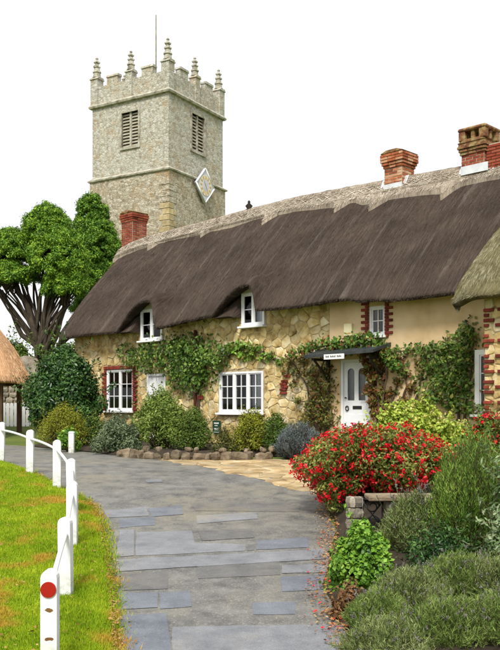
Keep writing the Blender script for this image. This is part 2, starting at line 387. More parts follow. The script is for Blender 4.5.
MT['straw'] = FOL('straw', (0.035, 0.025, 0.018), (0.062, 0.045, 0.035), (0.105, 0.08, 0.064), 0.95, 0.0)
MT['straw_green'] = FOL('straw_green', (0.08, 0.068, 0.03), (0.19, 0.17, 0.085), (0.34, 0.32, 0.21), 0.9, 0.0)
MT['straw_gold'] = FOL('straw_gold', (0.42, 0.23, 0.11), (0.62, 0.39, 0.21), (0.75, 0.54, 0.34), 0.9, 0.0)
MT['spar'] = FOL('spar', (0.22, 0.18, 0.13), (0.46, 0.4, 0.32), (0.68, 0.62, 0.53), 0.85, 0.0)
def tower_stone(name, lower):
    m, nt, b = mat_new(name); v = coords(nt)
    vo = nt.nodes.new('ShaderNodeTexVoronoi'); vo.inputs['Scale'].default_value = 5.2; vo.feature = 'F1'
    mp = coords(nt, 'Object', (1.0, 1.0, 1.55)); wob = nt.nodes.new('ShaderNodeTexNoise'); wob.inputs['Scale'].default_value = 2.0
    nt.links.new(mp, wob.inputs['Vector']); av = nt.nodes.new('ShaderNodeVectorMath'); av.operation = 'MULTIPLY_ADD'; av.inputs[1].default_value = (0.25, 0.25, 0.25)
    nt.links.new(wob.outputs['Color'], av.inputs[0]); nt.links.new(mp, av.inputs[2]); nt.links.new(av.outputs[0], vo.inputs['Vector'])
    ve = nt.nodes.new('ShaderNodeTexVoronoi'); ve.inputs['Scale'].default_value = 5.2; ve.feature = 'DISTANCE_TO_EDGE'; nt.links.new(av.outputs[0], ve.inputs['Vector'])
    sc = nt.nodes.new('ShaderNodeSeparateColor'); nt.links.new(vo.outputs['Color'], sc.inputs[0])
    if lower: st = [(0.1, (0.15, 0.12, 0.08)), (0.35, (0.33, 0.28, 0.20)), (0.6, (0.46, 0.42, 0.33)), (0.9, (0.60, 0.57, 0.48))]
    else: st = [(0.1, (0.19, 0.165, 0.11)), (0.35, (0.37, 0.35, 0.28)), (0.6, (0.48, 0.47, 0.40)), (0.9, (0.62, 0.61, 0.54))]
    c = ramp(nt, st); mxn = nt.nodes.new('ShaderNodeMath'); mxn.operation = 'MULTIPLY_ADD'; mxn.inputs[1].default_value = 0.42
    nt.links.new(sc.outputs[0], mxn.inputs[0]); nt.links.new(maprange(nt, noise(nt, v, 4.5, 8, 0.8), 0.3, 0.7, 0.0, 0.58), mxn.inputs[2]); nt.links.new(mxn.outputs[0], c.inputs[0]); col = c.outputs[0]
    warm = maprange(nt, noise(nt, v, 0.55, 5, 0.7), 0.46, 0.62, 0, 0.75 if lower else 0.6)
    wm = nt.nodes.new('ShaderNodeMath'); wm.operation = 'MULTIPLY'; nt.links.new(warm, wm.inputs[0]); nt.links.new(maprange(nt, noise(nt, v, 2.6, 5, 0.7), 0.42, 0.6), wm.inputs[1])
    col = mixc(nt, wm.outputs[0], col, (0.40, 0.26, 0.12))
    col = mixc(nt, maprange(nt, noise(nt, v, 1.7, 6, 0.75), 0.56, 0.7, 0, 0.45), col, (0.50, 0.48, 0.41))
    col = mixc(nt, maprange(nt, noise(nt, v, 5.0, 6, 0.75), 0.57, 0.67, 0, 0.45), col, (0.17, 0.15, 0.11))
    col = mixc(nt, maprange(nt, ve.outputs['Distance'], 0.0, 0.07, 0.4, 0), col, (0.26, 0.23, 0.17) if lower else (0.38, 0.36, 0.29))
    nt.links.new(col, b.inputs['Base Color']); b.inputs['Roughness'].default_value = 0.95; b.inputs['Specular IOR Level'].default_value = 0.1
    ad = nt.nodes.new('ShaderNodeMath'); ad.operation = 'MULTIPLY_ADD'; ad.inputs[1].default_value = 1.6
    nt.links.new(maprange(nt, ve.outputs['Distance'], 0, 0.1), ad.inputs[0]); nt.links.new(noise(nt, v, 9, 6, 0.7), ad.inputs[2])
    bump(nt, b, ad.outputs[0], 0.5, 0.04); return m
MT['tower_upper'] = tower_stone('tower_upper', False)
MT['tower_lower'] = tower_stone('tower_lower', True)
MT['ashlar'] = M('ashlar', [(0.3, (0.12, 0.105, 0.07)), (0.45, (0.33, 0.31, 0.24)), (0.6, (0.44, 0.42, 0.35)), (0.75, (0.54, 0.53, 0.46))], 2.4, 0.95, 0.8, 7, 0.05, rand=0.08, detail=10)
MT['louvre'] = M('louvre', [(0.3, (0.26, 0.23, 0.17)), (0.7, (0.46, 0.42, 0.33))], 3, 0.9, 0.4, 20, 0.01)
MT['quoin_gold'] = M('quoin_gold', [(0.3, (0.28, 0.20, 0.09)), (0.7, (0.50, 0.43, 0.26))], 3, 0.95, 0.5, 12, 0.02, rand=0.2)
# foliage
MT['laurel'] = FOL('laurel', (0.006, 0.02, 0.006), (0.03, 0.085, 0.016), (0.13, 0.24, 0.055), 0.35, 0.12)
MT['cypress'] = FOL('cypress', (.012,.040,.003), (.095,.215,.012), (.38,.56,.05), 0.6, 0.1)
MT['cypress_dark'] = FOL('cypress_dark', (.010,.036,.003), (.075,.18,.011), (.29,.46,.04), 0.6, 0.1)
MT['gold_shrub'] = FOL('gold_shrub', (0.05, 0.065, 0.005), (0.2, 0.22, 0.014), (0.42, 0.42, 0.035), 0.55, 0.2)
MT['mid_shrub'] = FOL('mid_shrub', (0.018, 0.04, 0.006), (0.085, 0.15, 0.018), (0.24, 0.32, 0.06), 0.5, 0.2)
MT['light_shrub'] = FOL('light_shrub', (0.03, 0.06, 0.008), (0.15, 0.23, 0.03), (0.4, 0.48, 0.13), 0.5, 0.25)
MT['grey_shrub'] = FOL('grey_shrub', (0.035, 0.055, 0.022), (0.13, 0.18, 0.085), (0.32, 0.38, 0.22), 0.6, 0.2)
MT['lavender_blue'] = FOL('lavender_blue', (0.05, 0.065, 0.06), (0.12, 0.15, 0.15), (0.22, 0.26, 0.27), 0.6, 0.2, gain=1.1)
MT['ivy'] = FOL('ivy', (0.01, 0.028, 0.005), (0.065, 0.14, 0.018), (0.26, 0.38, 0.07), 0.4, 0.2)
MT['creeper'] = FOL('creeper', (0.022, 0.028, 0.006), (0.11, 0.13, 0.025), (0.32, 0.28, 0.06), 0.5, 0.2)
MT['creeper_red'] = FOL('creeper_red', (0.05, 0.025, 0.010), (0.16, 0.06, 0.02), (0.30, 0.15, 0.05), 0.5, 0.3, gain=1.1)
MT['fuchsia_leaf'] = FOL('fuchsia_leaf', (0.03, 0.045, 0.008), (0.17, 0.21, 0.035), (0.44, 0.44, 0.12), 0.5, 0.25)
MT['fuchsia_red'] = FOL('fuchsia_red', (0.42, 0.003, 0.010), (0.70, 0.009, 0.02), (0.8, 0.035, 0.055), 0.45, 0.2)
MT['pink'] = FOL('pink', (0.50, 0.12, 0.30), (0.62, 0.30, 0.45), (0.72, 0.60, 0.64), 0.5, 0.3)
MT['hydrangea'] = FOL('hydrangea', (0.09, 0.16, 0.012), (0.33, 0.44, 0.05), (0.58, 0.62, 0.12), 0.5, 0.25)
MT['yellow'] = FOL('yellow', (0.50, 0.46, 0.08), (0.62, 0.56, 0.16), (0.72, 0.68, 0.34), 0.5, 0.3)
MT['geranium'] = FOL('geranium', (0.02, 0.065, 0.006), (0.14, 0.3, 0.028), (0.38, 0.56, 0.08), 0.45, 0.2)
MT['rosemary'] = FOL('rosemary', (0.012, 0.034, 0.004), (0.105, 0.20, 0.025), (0.32, 0.44, 0.08), 0.5, 0.12)
MT['lavender'] = FOL('lavender', (0.03, 0.05, 0.01), (0.19, 0.25, 0.07), (0.48, 0.52, 0.26), 0.6, 0.15)
MT['lavender_green'] = FOL('lavender_green', (.025,.05,.008), (.15,.23,.045), (.40,.48,.15), 0.6, 0.15)
MT['lavender_flower'] = FOL('lavender_flower', (0.1, 0.09, 0.09), (0.2, 0.18, 0.18), (0.33, 0.3, 0.28), 0.7, 0.15)
MT['euonymus'] = FOL('euonymus', (0.02, 0.05, 0.012), (0.14, 0.22, 0.08), (0.46, 0.54, 0.32), 0.4, 0.2)
MT['grass'] = FOL('grass', (0.13, 0.24, 0.006), (0.3, 0.44, 0.012), (0.5, 0.56, 0.03), 0.6, 0.3, patch=((0.55, 0.36, 0.05), 1.4, 0.535))
MT['litter'] = FOL('litter', (0.14, 0.06, 0.02), (0.34, 0.18, 0.06), (0.52, 0.36, 0.16), 0.8, 0.1)
MT['rust_leaf'] = FOL('rust_leaf', (0.07, 0.03, 0.012), (0.2, 0.1, 0.04), (0.34, 0.22, 0.1), 0.7, 0.15)

# ------------------------------------------------------------------ ground, lane, lawn, paving
def axis(segs):
    out = []
    for a, b, st in segs:
        x = a
        while x < b-1e-6: out.append(x); x += st
    out.append(segs[-1][1]); return out
xs = axis([(-900, -60, 120), (-60, -14, 4), (-14, 10, 0.4), (10, 60, 4), (60, 900, 120)])
ys = axis([(-500, -20, 80), (-20, 0, 4), (0, 34, 0.4), (34, 90, 2.5), (90, 900, 120)])
V = [(x, y, g(x, y)-0.02) for y in ys for x in xs]; nx = len(xs)
Fq = [(j*nx+i, j*nx+i+1, (j+1)*nx+i+1, (j+1)*nx+i) for j in range(len(ys)-1) for i in range(nx-1)]
gm = bpy.data.meshes.new('ground'); gm.from_pydata(V, [], Fq); gm.polygons.foreach_set('use_smooth', [True]*len(Fq))
new_obj('ground', gm, None, MT['turf'], kind='structure')

def interp(pts, t):
    if t <= pts[0][0]: return pts[0][1]
    for (a, va), (b, vb) in zip(pts, pts[1:]):
        if t <= b: return va+(vb-va)*(t-a)/(b-a)
    return pts[-1][1]
# lane edges: y -> x
LEFT = [(-6, -1.0), (5, -1.02), (7.13, -1.09), (9.05, -1.46), (11.2, -1.92), (12.4, -2.25), (13.2, -2.6), (14.1, -3.2), (15.6, -4.03), (17.1, -5.03), (19, -6.6), (21.5, -9.2), (24, -13), (26, -16)]
RIGHT = [(-6, 1.1), (5, 1.0), (7.36, 0.83), (8.72, 0.75), (9.81, 0.92), (11.2, 1.12), (13.1, 1.15), (14.0, 0.95), (16, 0.0), (17.6, -1.5), (18.6, -2.6), (20.4, -3.7), (22.0, -5.0), (23.8, -6.3), (25, -7.6), (26, -9)]
def strip_sheet(name, mat, y0, y1, dy, fl, fr, n, off, kind='structure', wob=0.0):
    m = MB(); rows = int((y1-y0)/dy)
    for j in range(rows+1):
        y = y0+j*dy; a, b = fl(y), fr(y)
        if wob: a += wob*(mnoise.noise((y*2.3, 1.7, 0))); b += wob*mnoise.noise((y*2.1, 9.2, 0))
        for i in range(n+1):
            x = a+(b-a)*i/n; m.v.append((x, y, g(x, y)+off))
    for j in range(rows):
        for i in range(n):
            q = j*(n+1)+i; m.f.append((q, q+1, q+n+2, q+n+1)); m.smooth.append(True)
    return m.build(name, mat, kind=kind)
road = strip_sheet('road', MT['road'], -6, 26, 0.2, lambda y: interp(LEFT, y), lambda y: interp(RIGHT, y), 24, 0.0, wob=0.06)

def on_ground_poly(px_pts, off, parent, name, mat):
    """a thin sheet on the lane; corners given as photo pixels, rounded and made a little ragged"""
    c = [gp(x, y) for x, y in px_pts]
    pts = []
    for i in range(len(c)):
        a, b = c[i], c[(i+1) % len(c)]; n = max(2, int((b-a).length/0.16))
        for k in range(n):
            p = a.lerp(b, k/n); s = 0.05 if mat is MT['patch_brown'] else 0.012
            pts.append((p.x+s*mnoise.noise((p.x*5, p.y*5, 3+off*900)), p.y+2.2*s*mnoise.noise((p.x*5, p.y*5, 40+off*900))))
    cx = sum(p[0] for p in pts)/len(pts); cyy = sum(p[1] for p in pts)/len(pts)
    m = MB(); n = len(pts)
    rings = [1.0, 0.66, 0.33]
    vs_ = []
    for r_ in rings:
        for (x, y) in pts:
            X, Y = cx+(x-cx)*r_, cyy+(y-cyy)*r_; vs_.append((X, Y, g(X, Y)+off))
    vs_.append((cx, cyy, g(cx, cyy)+off))
    fs_ = []
    for q in range(2):
        for k in range(n): fs_.append((q*n+k, q*n+(k+1) % n, (q+1)*n+(k+1) % n, (q+1)*n+k))
    for k in range(n): fs_.append((2*n+k, 2*n+(k+1) % n, 3*n))
    m.add(vs_, fs_, True)
    return m.build(name, mat, parent)
PATCH = [
    ('patch_pale', [(172, 627), (342, 625), (352, 652), (173, 652)]),
    ('patch_blue', [(120, 616), (166, 613.6), (172, 652), (120, 652)]),
    ('patch_blue', [(121, 594), (158, 592), (158, 608), (121, 610)]),
    ('patch_blue', [(252, 603.5), (295.6, 602), (296, 614.7), (253.6, 614.7)]),
    ('patch_blue', [(281, 577), (323, 575), (324, 590), (281.6, 592)]),
    ('patch_pale', [(116, 560), (326, 549.5), (328, 559), (116, 572)]),
    ('patch_pale', [(136, 532), (192, 531), (195, 543), (245, 545), (245, 551), (136, 556)]),
    ('patch_blue', [(257.5, 541), (308, 537.4), (309, 547.5), (256, 550)]),
    ('patch_blue', [(148, 509), (181, 505.5), (183.6, 514.5), (152, 517)]),
    ('patch_blue', [(119, 519), (154, 517), (155.6, 525), (120, 528)]),
    ('patch_pale', [(104, 511), (146, 507), (149, 516), (107, 518)]),
    ('patch_dark', [(198, 531), (252, 529), (254, 538), (202, 541)]),
    ('patch_dark', [(197, 561.5), (280, 559), (280, 575), (198, 579)]),
    ('patch_blue', [(160, 593), (190, 591), (192, 607), (160, 609.5)]),
    ('patch_pale', [(120, 530), (134, 529.5), (134, 556), (116, 557)]),
    ('patch_dark', [(247, 545), (255, 544.5), (254, 550.5), (247, 551)]),
    ('patch_pale', [(196, 516), (256, 512.5), (258, 519), (197, 524)]),
    ('patch_pale', [(145, 480), (161, 479.5), (163, 482.2), (147, 482.8)]),
    ('patch_dark', [(190, 503), (250, 500), (300, 506), (300, 512), (196, 511)]),
    ('patch_dark', [(120, 574), (168, 572), (168, 589), (121, 591)]),
    ('patch_pale', [(282, 566), (327, 564), (327, 572.5), (282, 574)]),
]
for i, (mk, pts) in enumerate(PATCH):
    on_ground_poly(pts, 0.004+0.0012*(i % 3), road, 'asphalt_patch', MT[mk])

def lawn_l(y): return interp(LEFT, y)-14
def lawn_z(x, y): 
    e = interp(LEFT, y)-x
    return g(x, y)+0.07*smoothstep(e/0.25)+0.05*mnoise.noise((x*0.8, y*0.8, 0))*smoothstep(e/0.6)-0.012
m = MB(); rows = 84; ncol = 40
for j in range(rows+1):
    y = -4+j*0.25
    for i in range(ncol+1):
        e = (i/ncol)**2*13; x = interp(LEFT, y)-e+0.04*mnoise.noise((y*3, 0.3, 0)); m.v.append((x, y, lawn_z(x, y)))
for j in range(rows):
    for i in range(ncol): q = j*(ncol+1)+i; m.f.append((q, q+ncol+1, q+ncol+2, q+1)); m.smooth.append(True)
lawn = m.build('lawn', MT['lawn'], kind='structure')

# grass blades
def grass_field():
    P = []; rg = np.random.default_rng(5)
    n = 520000
    y = 6.3+(rg.uniform(0, 1, n)**1.75)*11.2
    xl = np.interp(y, [p[0] for p in LEFT], [p[1] for p in LEFT])
    xmin = np.maximum(xl-9, -0.40*y-1.6)
    wdt = xl-xmin
    e = rg.uniform(0, 1, n)*wdt
    keep = rg.uniform(0, 1, n) < np.clip(wdt/5.0, 0, 1)
    y, e, xl = y[keep], e[keep], xl[keep]
    x = xl-e+0.07*rg.normal(size=len(y))*np.exp(-e*4)
    z = np.array([lawn_z(a, b) for a, b in zip(x, y)])
    base = np.stack([x, y, z], 1)
    d = rg.normal(size=base.shape)*0.45; d[:, 2] = 1.0
    clump = np.array([mnoise.noise((a*2.2, b*2.2, 7.0)) for a, b in zip(x, y)])
    n = len(base); L = (0.045+0.02*clump+0.012*rg.uniform(-1, 1, n)+0.02*np.exp(-e*6))*(0.85+0.03*y)
    d = unit(d); s = unit(np.cross(d, rg.normal(size=(n, 3)))); w = (0.0035+0.00035*y)[:, None]
    tip = base+d*L[:, None]
    Vv = np.stack([base-s*w, base+s*w, tip], 1).reshape(-1, 3); Fc = np.arange(3*n).reshape(-1, 3)
    return np_mesh('grass', Vv, Fc, np.repeat(rg.uniform(0, 1, n), 3))
new_obj('grass', grass_field(), None, MT['grass'], label='short yellow-green grass of the verge beside the lane', cat='grass', kind='stuff')

# warm crazy paving between the lane and the cottage beds
def vor_cells(seeds, box):
    """Voronoi cells of 2D points, cut to box; grid-hashed neighbours"""
    cells = []
    S_ = np.array(seeds)
    for i, (sx, sy) in enumerate(seeds):
        poly = [(box[0], box[2]), (box[1], box[2]), (box[1], box[3]), (box[0], box[3])]
        d2 = ((S_-S_[i])**2).sum(1); idx = np.argsort(d2)[1:22]
        for j in idx:
            ox, oy = seeds[j]; nxv, nyv = ox-sx, oy-sy; c = (ox*ox+oy*oy-sx*sx-sy*sy)/2
            poly = clip(poly, nxv, nyv, c)
            if len(poly) < 3: break
        cells.append(poly)
    return cells
def clip(poly, a, b, c):
    """keep a*x+b*y <= c"""
    out = []
    for i in range(len(poly)):
        p, q = poly[i], poly[(i+1) % len(poly)]
        dp, dq = a*p[0]+b*p[1]-c, a*q[0]+b*q[1]-c
        if dp <= 0: out.append(p)
        if (dp < 0 < dq) or (dq < 0 < dp):
            t = dp/(dp-dq); out.append((p[0]+(q[0]-p[0])*t, p[1]+(q[1]-p[1])*t))
    return out
def area(poly): return 0.5*abs(sum(poly[i][0]*poly[(i+1) % len(poly)][1]-poly[(i+1) % len(poly)][0]*poly[i][1] for i in range(len(poly))))
def shrink(poly, d):
    cx = sum(p[0] for p in poly)/len(poly); cyv = sum(p[1] for p in poly)/len(poly)
    out = []
    for x, y in poly:
        l = math.hypot(x-cx, y-cyv); k = max(0.3, 1-d/max(l, 1e-6)); out.append((cx+(x-cx)*k, cyv+(y-cyv)*k))
    return out
def cut_corners(poly, f=0.22):
    """blunter corners, for worn stones"""
    out = []; n = len(poly)
    for i in range(n):
        p, q = poly[i], poly[(i+1) % n]
        out.append((p[0]+(q[0]-p[0])*f, p[1]+(q[1]-p[1])*f)); out.append((p[0]+(q[0]-p[0])*(1-f), p[1]+(q[1]-p[1])*(1-f)))
    return out
pav_edge = [(150, 458.5), (172, 462), (230, 473), (268, 481), (303, 489), (330, 497), (360, 500), (360, 470), (310, 461), (270, 459.5), (225, 459.5), (190, 459)]
PE = [gp(*p) for p in pav_edge]
m = MB(); vs_ = [(p.x, p.y, g(p.x, p.y)+0.006) for p in PE]
cxp = sum(v[0] for v in vs_)/len(vs_); cyp = sum(v[1] for v in vs_)/len(vs_); vs_.append((cxp, cyp, g(cxp, cyp)+0.006))
m.add(vs_, [(k, (k+1) % len(PE), len(PE)) for k in range(len(PE))])
paving = m.build('paving', MT['mortar'], kind='structure')
def inside(p, poly):
    c = False; n = len(poly)
    for i in range(n):
        (x1, y1), (x2, y2) = poly[i], poly[(i+1) % n]
        if (y1 > p[1]) != (y2 > p[1]) and p[0] < (x2-x1)*(p[1]-y1)/(y2-y1)+x1: c = not c
    return c
pe2 = [(p.x, p.y) for p in PE]
r2 = random.Random(3)
seeds = [(x+r2.uniform(-.17, .17), y+r2.uniform(-.19, .19)) for x in np.arange(-3.5, 3.0, 0.4) for y in np.arange(12.6, 19.5, 0.44)]
for sd, poly in zip(seeds, vor_cells(seeds, (-4.5, 4, 11.5, 20.5))):
    if len(poly) < 3 or not inside(sd, pe2): continue
    p2 = cut_corners(shrink(poly, 0.02), 0.1); h = r2.uniform(0.009, 0.018)
    top = shrink(p2, 0.02); mm = MB(); n = len(p2)
    mm.add([(x-sd[0], y-sd[1], g(x, y)+0.002) for x, y in p2]+[(x-sd[0], y-sd[1], g(x, y)+h) for x, y in top], [(k, (k+1) % n, n+(k+1) % n, n+k) for k in range(n)]+[tuple(range(n, 2*n))])
    o = mm.build('flagstone', MT['flag'], paving); o.location = (sd[0], sd[1], 0)

# soil of the cottage beds and of the bank on the right
def soil_sheet(name, pts, off=0.02):
    c = [gp(*p) if len(p) == 2 else Vector((p[0], p[1], 0)) for p in pts]
    m = MB(); n = len(c); cx = sum(p.x for p in c)/n; cyv = sum(p.y for p in c)/n
    vs_ = []
    K = 8
    for k in range(K):
        f = 1-k/K
        for p in c:
            x, y = cx+(p.x-cx)*f, cyv+(p.y-cyv)*f
            vs_.append((x, y, g(x, y)+(0.0 if k == 0 else off)+0.05*mnoise.noise((x*2, y*2, 5))*(k > 0)))
    vs_.append((cx, cyv, g(cx, cyv)+off))
    fs_ = [(k*n+i, k*n+(i+1) % n, (k+1)*n+(i+1) % n, (k+1)*n+i) for k in range(K-1) for i in range(n)]+[((K-1)*n+i, (K-1)*n+(i+1) % n, K*n) for i in range(n)]
    m.add(vs_, fs_, True); return m.build(name, MT['soil'], kind='structure')
cw = [L2W(r_, 0.05, 0) for r_ in (3.0, -1, -5, -8.5)]
soil_sheet('flower_bed', [(318, 458), (270, 456), (190, 457), (125, 457), (95, 452), (30, 446)]+[(p.x, p.y, 0) for p in (cw[3], cw[2], cw[1], cw[0])], 0.10)
soil_sheet('garden_bank', [(1.05, 4.0, 0), (0.85, 7.36, 0), (0.78, 8.72, 0), (0.95, 9.81, 0), (1.15, 11.2, 0), (1.2, 13.0, 0), (2.2, 14.4, 0), (4.4, 15.2, 0), (6.5, 13.5, 0), (7, 9, 0), (5, 4, 0)], 0.10)

# ------------------------------------------------------------------ church
CT = math.radians(59.0)
ld = Vector((-math.sin(CT), math.cos(CT), 0)); rdv = Vector((math.cos(CT), math.sin(CT), 0))
TD = 51.5
tc = Vector(((168.5-250)/FPX*TD, TD, 0))
TZ = 2.0
church = thing('church', 'grey stone church with battlemented tower rising behind the thatched cottage', 'church', (tc.x, tc.y, 0), 0.0)
church.rotation_euler = (0, 0, math.atan2(rdv.y, rdv.x))
# local: x along the clock face (away to the right), y along the belfry face (away to the left); near corner at 0,0
TW = 6.05
def tz(py): return CZ+(405-py)*TD/FPX
z_lo, z_up, z_cren, z_top = tz(168.5), tz(90), tz(69.5), tz(60)
m = MB(); m.box(-0.12, TW+0.12, -0.12, TW+0.12, 1.0, z_lo); m.build('tower_base', MT['tower_lower'], church)
# upper stage with real belfry openings
def wall_panel(mb, a0, a1, z0, z1, ops, conv, depth):
    """flat wall from a0..a1, z0..z1 with rectangular openings; conv(a, d, z) -> xyz, d into the wall"""
    As = sorted(set([a0, a1]+[o[0] for o in ops]+[o[1] for o in ops])); Zs = sorted(set([z0, z1]+[o[2] for o in ops]+[o[3] for o in ops]))
    def hole(a, z): return any(o[0] < a < o[1] and o[2] < z < o[3] for o in ops)
    for a, b in zip(As, As[1:]):
        for c, d in zip(Zs, Zs[1:]):
            if hole((a+b)/2, (c+d)/2): continue
            mb.add([conv(a, 0, c), conv(b, 0, c), conv(b, 0, d), conv(a, 0, d)], [(0, 1, 2, 3)])
            mb.add([conv(a, depth, c), conv(b, depth, c), conv(b, depth, d), conv(a, depth, d)], [(3, 2, 1, 0)])
    for o in ops:
        q = [(o[0], o[2]), (o[1], o[2]), (o[1], o[3]), (o[0], o[3])]
        for (a, c), (b, d) in zip(q, q[1:]+q[:1]):
            if abs(c-d) < 1e-6 and (abs(c-z0) < 1e-6 or abs(c-z1) < 1e-6): continue
            mb.add([conv(a, 0, c), conv(b, 0, d), conv(b, depth, d), conv(a, depth, c)], [(0, 1, 2, 3)])
    for (a, c), (b, d) in (((a0, z0), (a0, z1)), ((a1, z0), (a1, z1)), ((a0, z1), (a1, z1)), ((a0, z0), (a1, z0))):
        mb.add([conv(a, 0, c), conv(b, 0, d), conv(b, depth, d), conv(a, depth, c)], [(0, 1, 2, 3)])
def solve_face(px, axis_dir):
    """distance along a tower face seen at photo pixel px"""
    u = (px-250)/FPX; return (u*tc.y-tc.x)/(axis_dir.x-u*axis_dir.y)
def face_z(py, a, axis_dir): return CZ+(405-py)*(tc.y+axis_dir.y*a)/FPX
a0, a1 = solve_face(138.5, ld), solve_face(122, ld); am = (a0+a1)/2
bL = (a0, a1, face_z(146.5, am, ld), face_z(112, am, ld))
c0, c1 = solve_face(191.5, rdv), solve_face(204, rdv); cm = (c0+c1)/2
bR = (c0, c1, face_z(152, cm, rdv), face_z(116, cm, rdv))
m = MB()
wall_panel(m, 0, TW, z_lo, z_up, [bR], lambda a, d, z: (a, d, z), 0.5)
wall_panel(m, 0.5, TW, z_lo, z_up, [bL], lambda a, d, z: (d, a, z), 0.5)
m.box(0.5, TW-0.01, TW-0.5, TW, z_lo, z_up); m.box(TW-0.5, TW, 0.5, TW-0.5, z_lo, z_up); m.box(0.5, TW-0.5, 0.5, TW-0.5, z_up-0.4, z_up-0.2)
me = m.mesh('tower_stage'); new_obj('tower_stage', me, church, MT['tower_upper'])
for (a, b, c, d), fl in ((bR, 0), (bL, 1)):
    def T(a_, dd, z): return (a_, dd, z) if fl == 0 else (dd, a_, z)
    def tb(mb, a_0, a_1, d0, d1, z0, z1):
        if fl == 0: mb.box(a_0, a_1, d0, d1, z0, z1)
        else: mb.box(d0, d1, a_0, a_1, z0, z1)
    fr = MB(); wd_ = b-a
    tb(fr, a-0.14, a, -0.07, 0.3, c-0.16, d+0.16); tb(fr, b, b+0.14, -0.07, 0.3, c-0.16, d+0.16)
    tb(fr, a, b, -0.07, 0.3, d, d+0.16); tb(fr, a, b, -0.09, 0.3, c-0.16, c)
    tb(fr, (a+b)/2-0.07, (a+b)/2+0.07, 0.03, 0.3, c, d)
    win = fr.build('belfry_window', MT['ashlar'], church)
    n = 11
    for side in (0, 1):
        l0, l1 = (a, (a+b)/2-0.07) if side == 0 else ((a+b)/2+0.07, b)
        for k in range(n):
            z0 = c+(d-c)*(k+0.15)/n
            lv = MB(); h = (d-c)/n
            p = [T(l0, 0.08, z0), T(l1, 0.08, z0), T(l1, 0.26, z0+h*1.0), T(l0, 0.26, z0+h*1.0), T(l0, 0.08, z0+0.05), T(l1, 0.08, z0+0.05), T(l1, 0.26, z0+h*1.0+0.05), T(l0, 0.26, z0+h*1.0+0.05)]
            lv.add(p, [(0, 3, 2, 1), (4, 5, 6, 7), (0, 1, 5, 4), (1, 2, 6, 5), (2, 3, 7, 6), (3, 0, 4, 7)]); lv.build('louvre', MT['louvre'], win)
    bk = MB(); tb(bk, a, b, 0.34, 0.36, c, d); bk.build('dark_backing', MT['dark_timber'], win)
# string courses
def ring(name, z, h, out, mat, prof=None):
    m = MB(); o = out
    prof = prof or [(0.0, z-h/2), (o*0.8, z-h/2+0.02), (o, z), (o*0.6, z+h/2), (0.0, z+h/2+0.03)]
    n = len(prof); vs_ = []
    for (e, zz) in prof:
        vs_ += [(-e, -e, zz), (TW+e, -e, zz), (TW+e, TW+e, zz), (-e, TW+e, zz)]
    m.add(vs_, [(i*4+k, i*4+(k+1) % 4, (i+1)*4+(k+1) % 4, (i+1)*4+k) for i in range(n-1) for k in range(4)]); return m.build(name, mat, church)
ring('string_course', z_up, 0.26, 0.2, MT['ashlar'])
ring('string_course', z_lo, 0.26, 0.24, MT['ashlar'], [(0.12, z_lo-0.12), (0.22, z_lo-0.08), (0.24, z_lo), (0.02, z_lo+0.16), (0.0, z_lo+0.17)])
# parapet, merlons, pinnacles
m = MB(); t = 0.35
m.box(0, TW, 0, t, z_up, z_cren); m.box(0, TW, TW-t, TW, z_up, z_cren); m.box(0, t, t, TW-t, z_up, z_cren); m.box(TW-t, TW, t, TW-t, z_up, z_cren)
m.build('parapet', MT['tower_upper'], church)
def on_side(k, a, d):
    return [(a, d), (TW-d, a), (TW-a, TW-d), (d, TW-a)][k]
mw = 0.86
for k in range(4):
    for f in (0.27, 0.73):
        m = MB(); c_ = f*TW
        p, q = on_side(k, c_-mw/2, 0.0), on_side(k, c_+mw/2, t)
        x0, x1, y0, y1 = min(p[0], q[0]), max(p[0], q[0]), min(p[1], q[1]), max(p[1], q[1])
        m.box(x0, x1, y0, y1, z_cren, z_top-0.12); 
        m.prism([(x0-0.05, z_top-0.12), (x1+0.05, z_top-0.12), (x1, z_top+0.02), (x0, z_top+0.02)], 'y', y0-0.05, y1+0.05)
        m.build('merlon', MT['tower_upper'], church)
    # coping between merlons
pin_prof = [(0.17, 0.0), (0.19, 0.05), (0.13, 0.10), (0.125, 0.32), (0.19, 0.36), (0.17, 0.42), (0.115, 0.47), (0.10, 0.66), (0.165, 0.70), (0.13, 0.77), (0.085, 0.82), (0.07, 0.95), (0.125, 1.0), (0.09, 1.07), (0.05, 1.12), (0.04, 1.22), (0.09, 1.29), (0.05, 1.36), (0.01, 1.40)]
def pier(cx, cyv, hw, zt, sc):
    m = MB(); m.box(cx-hw, cx+hw, cyv-hw, cyv+hw, z_up+0.1, zt)
    m.prism([(cx-hw-0.06, zt), (cx+hw+0.06, zt), (cx+hw-0.06, zt+0.15), (cx-hw+0.06, zt+0.15)], 'y', cyv-hw-0.06, cyv+hw+0.06)
    p = m.build('pinnacle_pier', MT['tower_upper'], church)
    q = MB(); q.lathe([((0.55*r_+0.45*(0.17-0.11*z))*sc*1.75, z*sc) for r_, z in pin_prof], 8, (cx, cyv, zt+0.15), smooth=False)
    for lev in (0.4, 0.74, 1.03):
        for e in range(4):
            an = math.pi/4+e*math.pi/2; rr = (0.165-0.07*lev)*sc*1.35
            q.lathe([(0.05, -0.06), (0.10, 0.0), (0.05, 0.09)], 5, (cx+rr*math.cos(an), cyv+rr*math.sin(an), zt+0.15+lev*sc))
    q.build('pinnacle', MT['ashlar'], p)
for (cx, cyv) in ((0.2, 0.2), (TW-0.2, 0.2), (0.2, TW-0.2), (TW-0.2, TW-0.2)): pier(cx, cyv, 0.29, z_top-0.05, 0.98)
for k in range(4):
    p = on_side(k, TW/2, 0.16); pier(p[0], p[1], 0.25, z_top-0.12, 0.9)
m = MB(); m.box(t, TW-t, t, TW-t, z_up+0.05, z_up+0.2); m.build('tower_roof', MT['lead'], church)
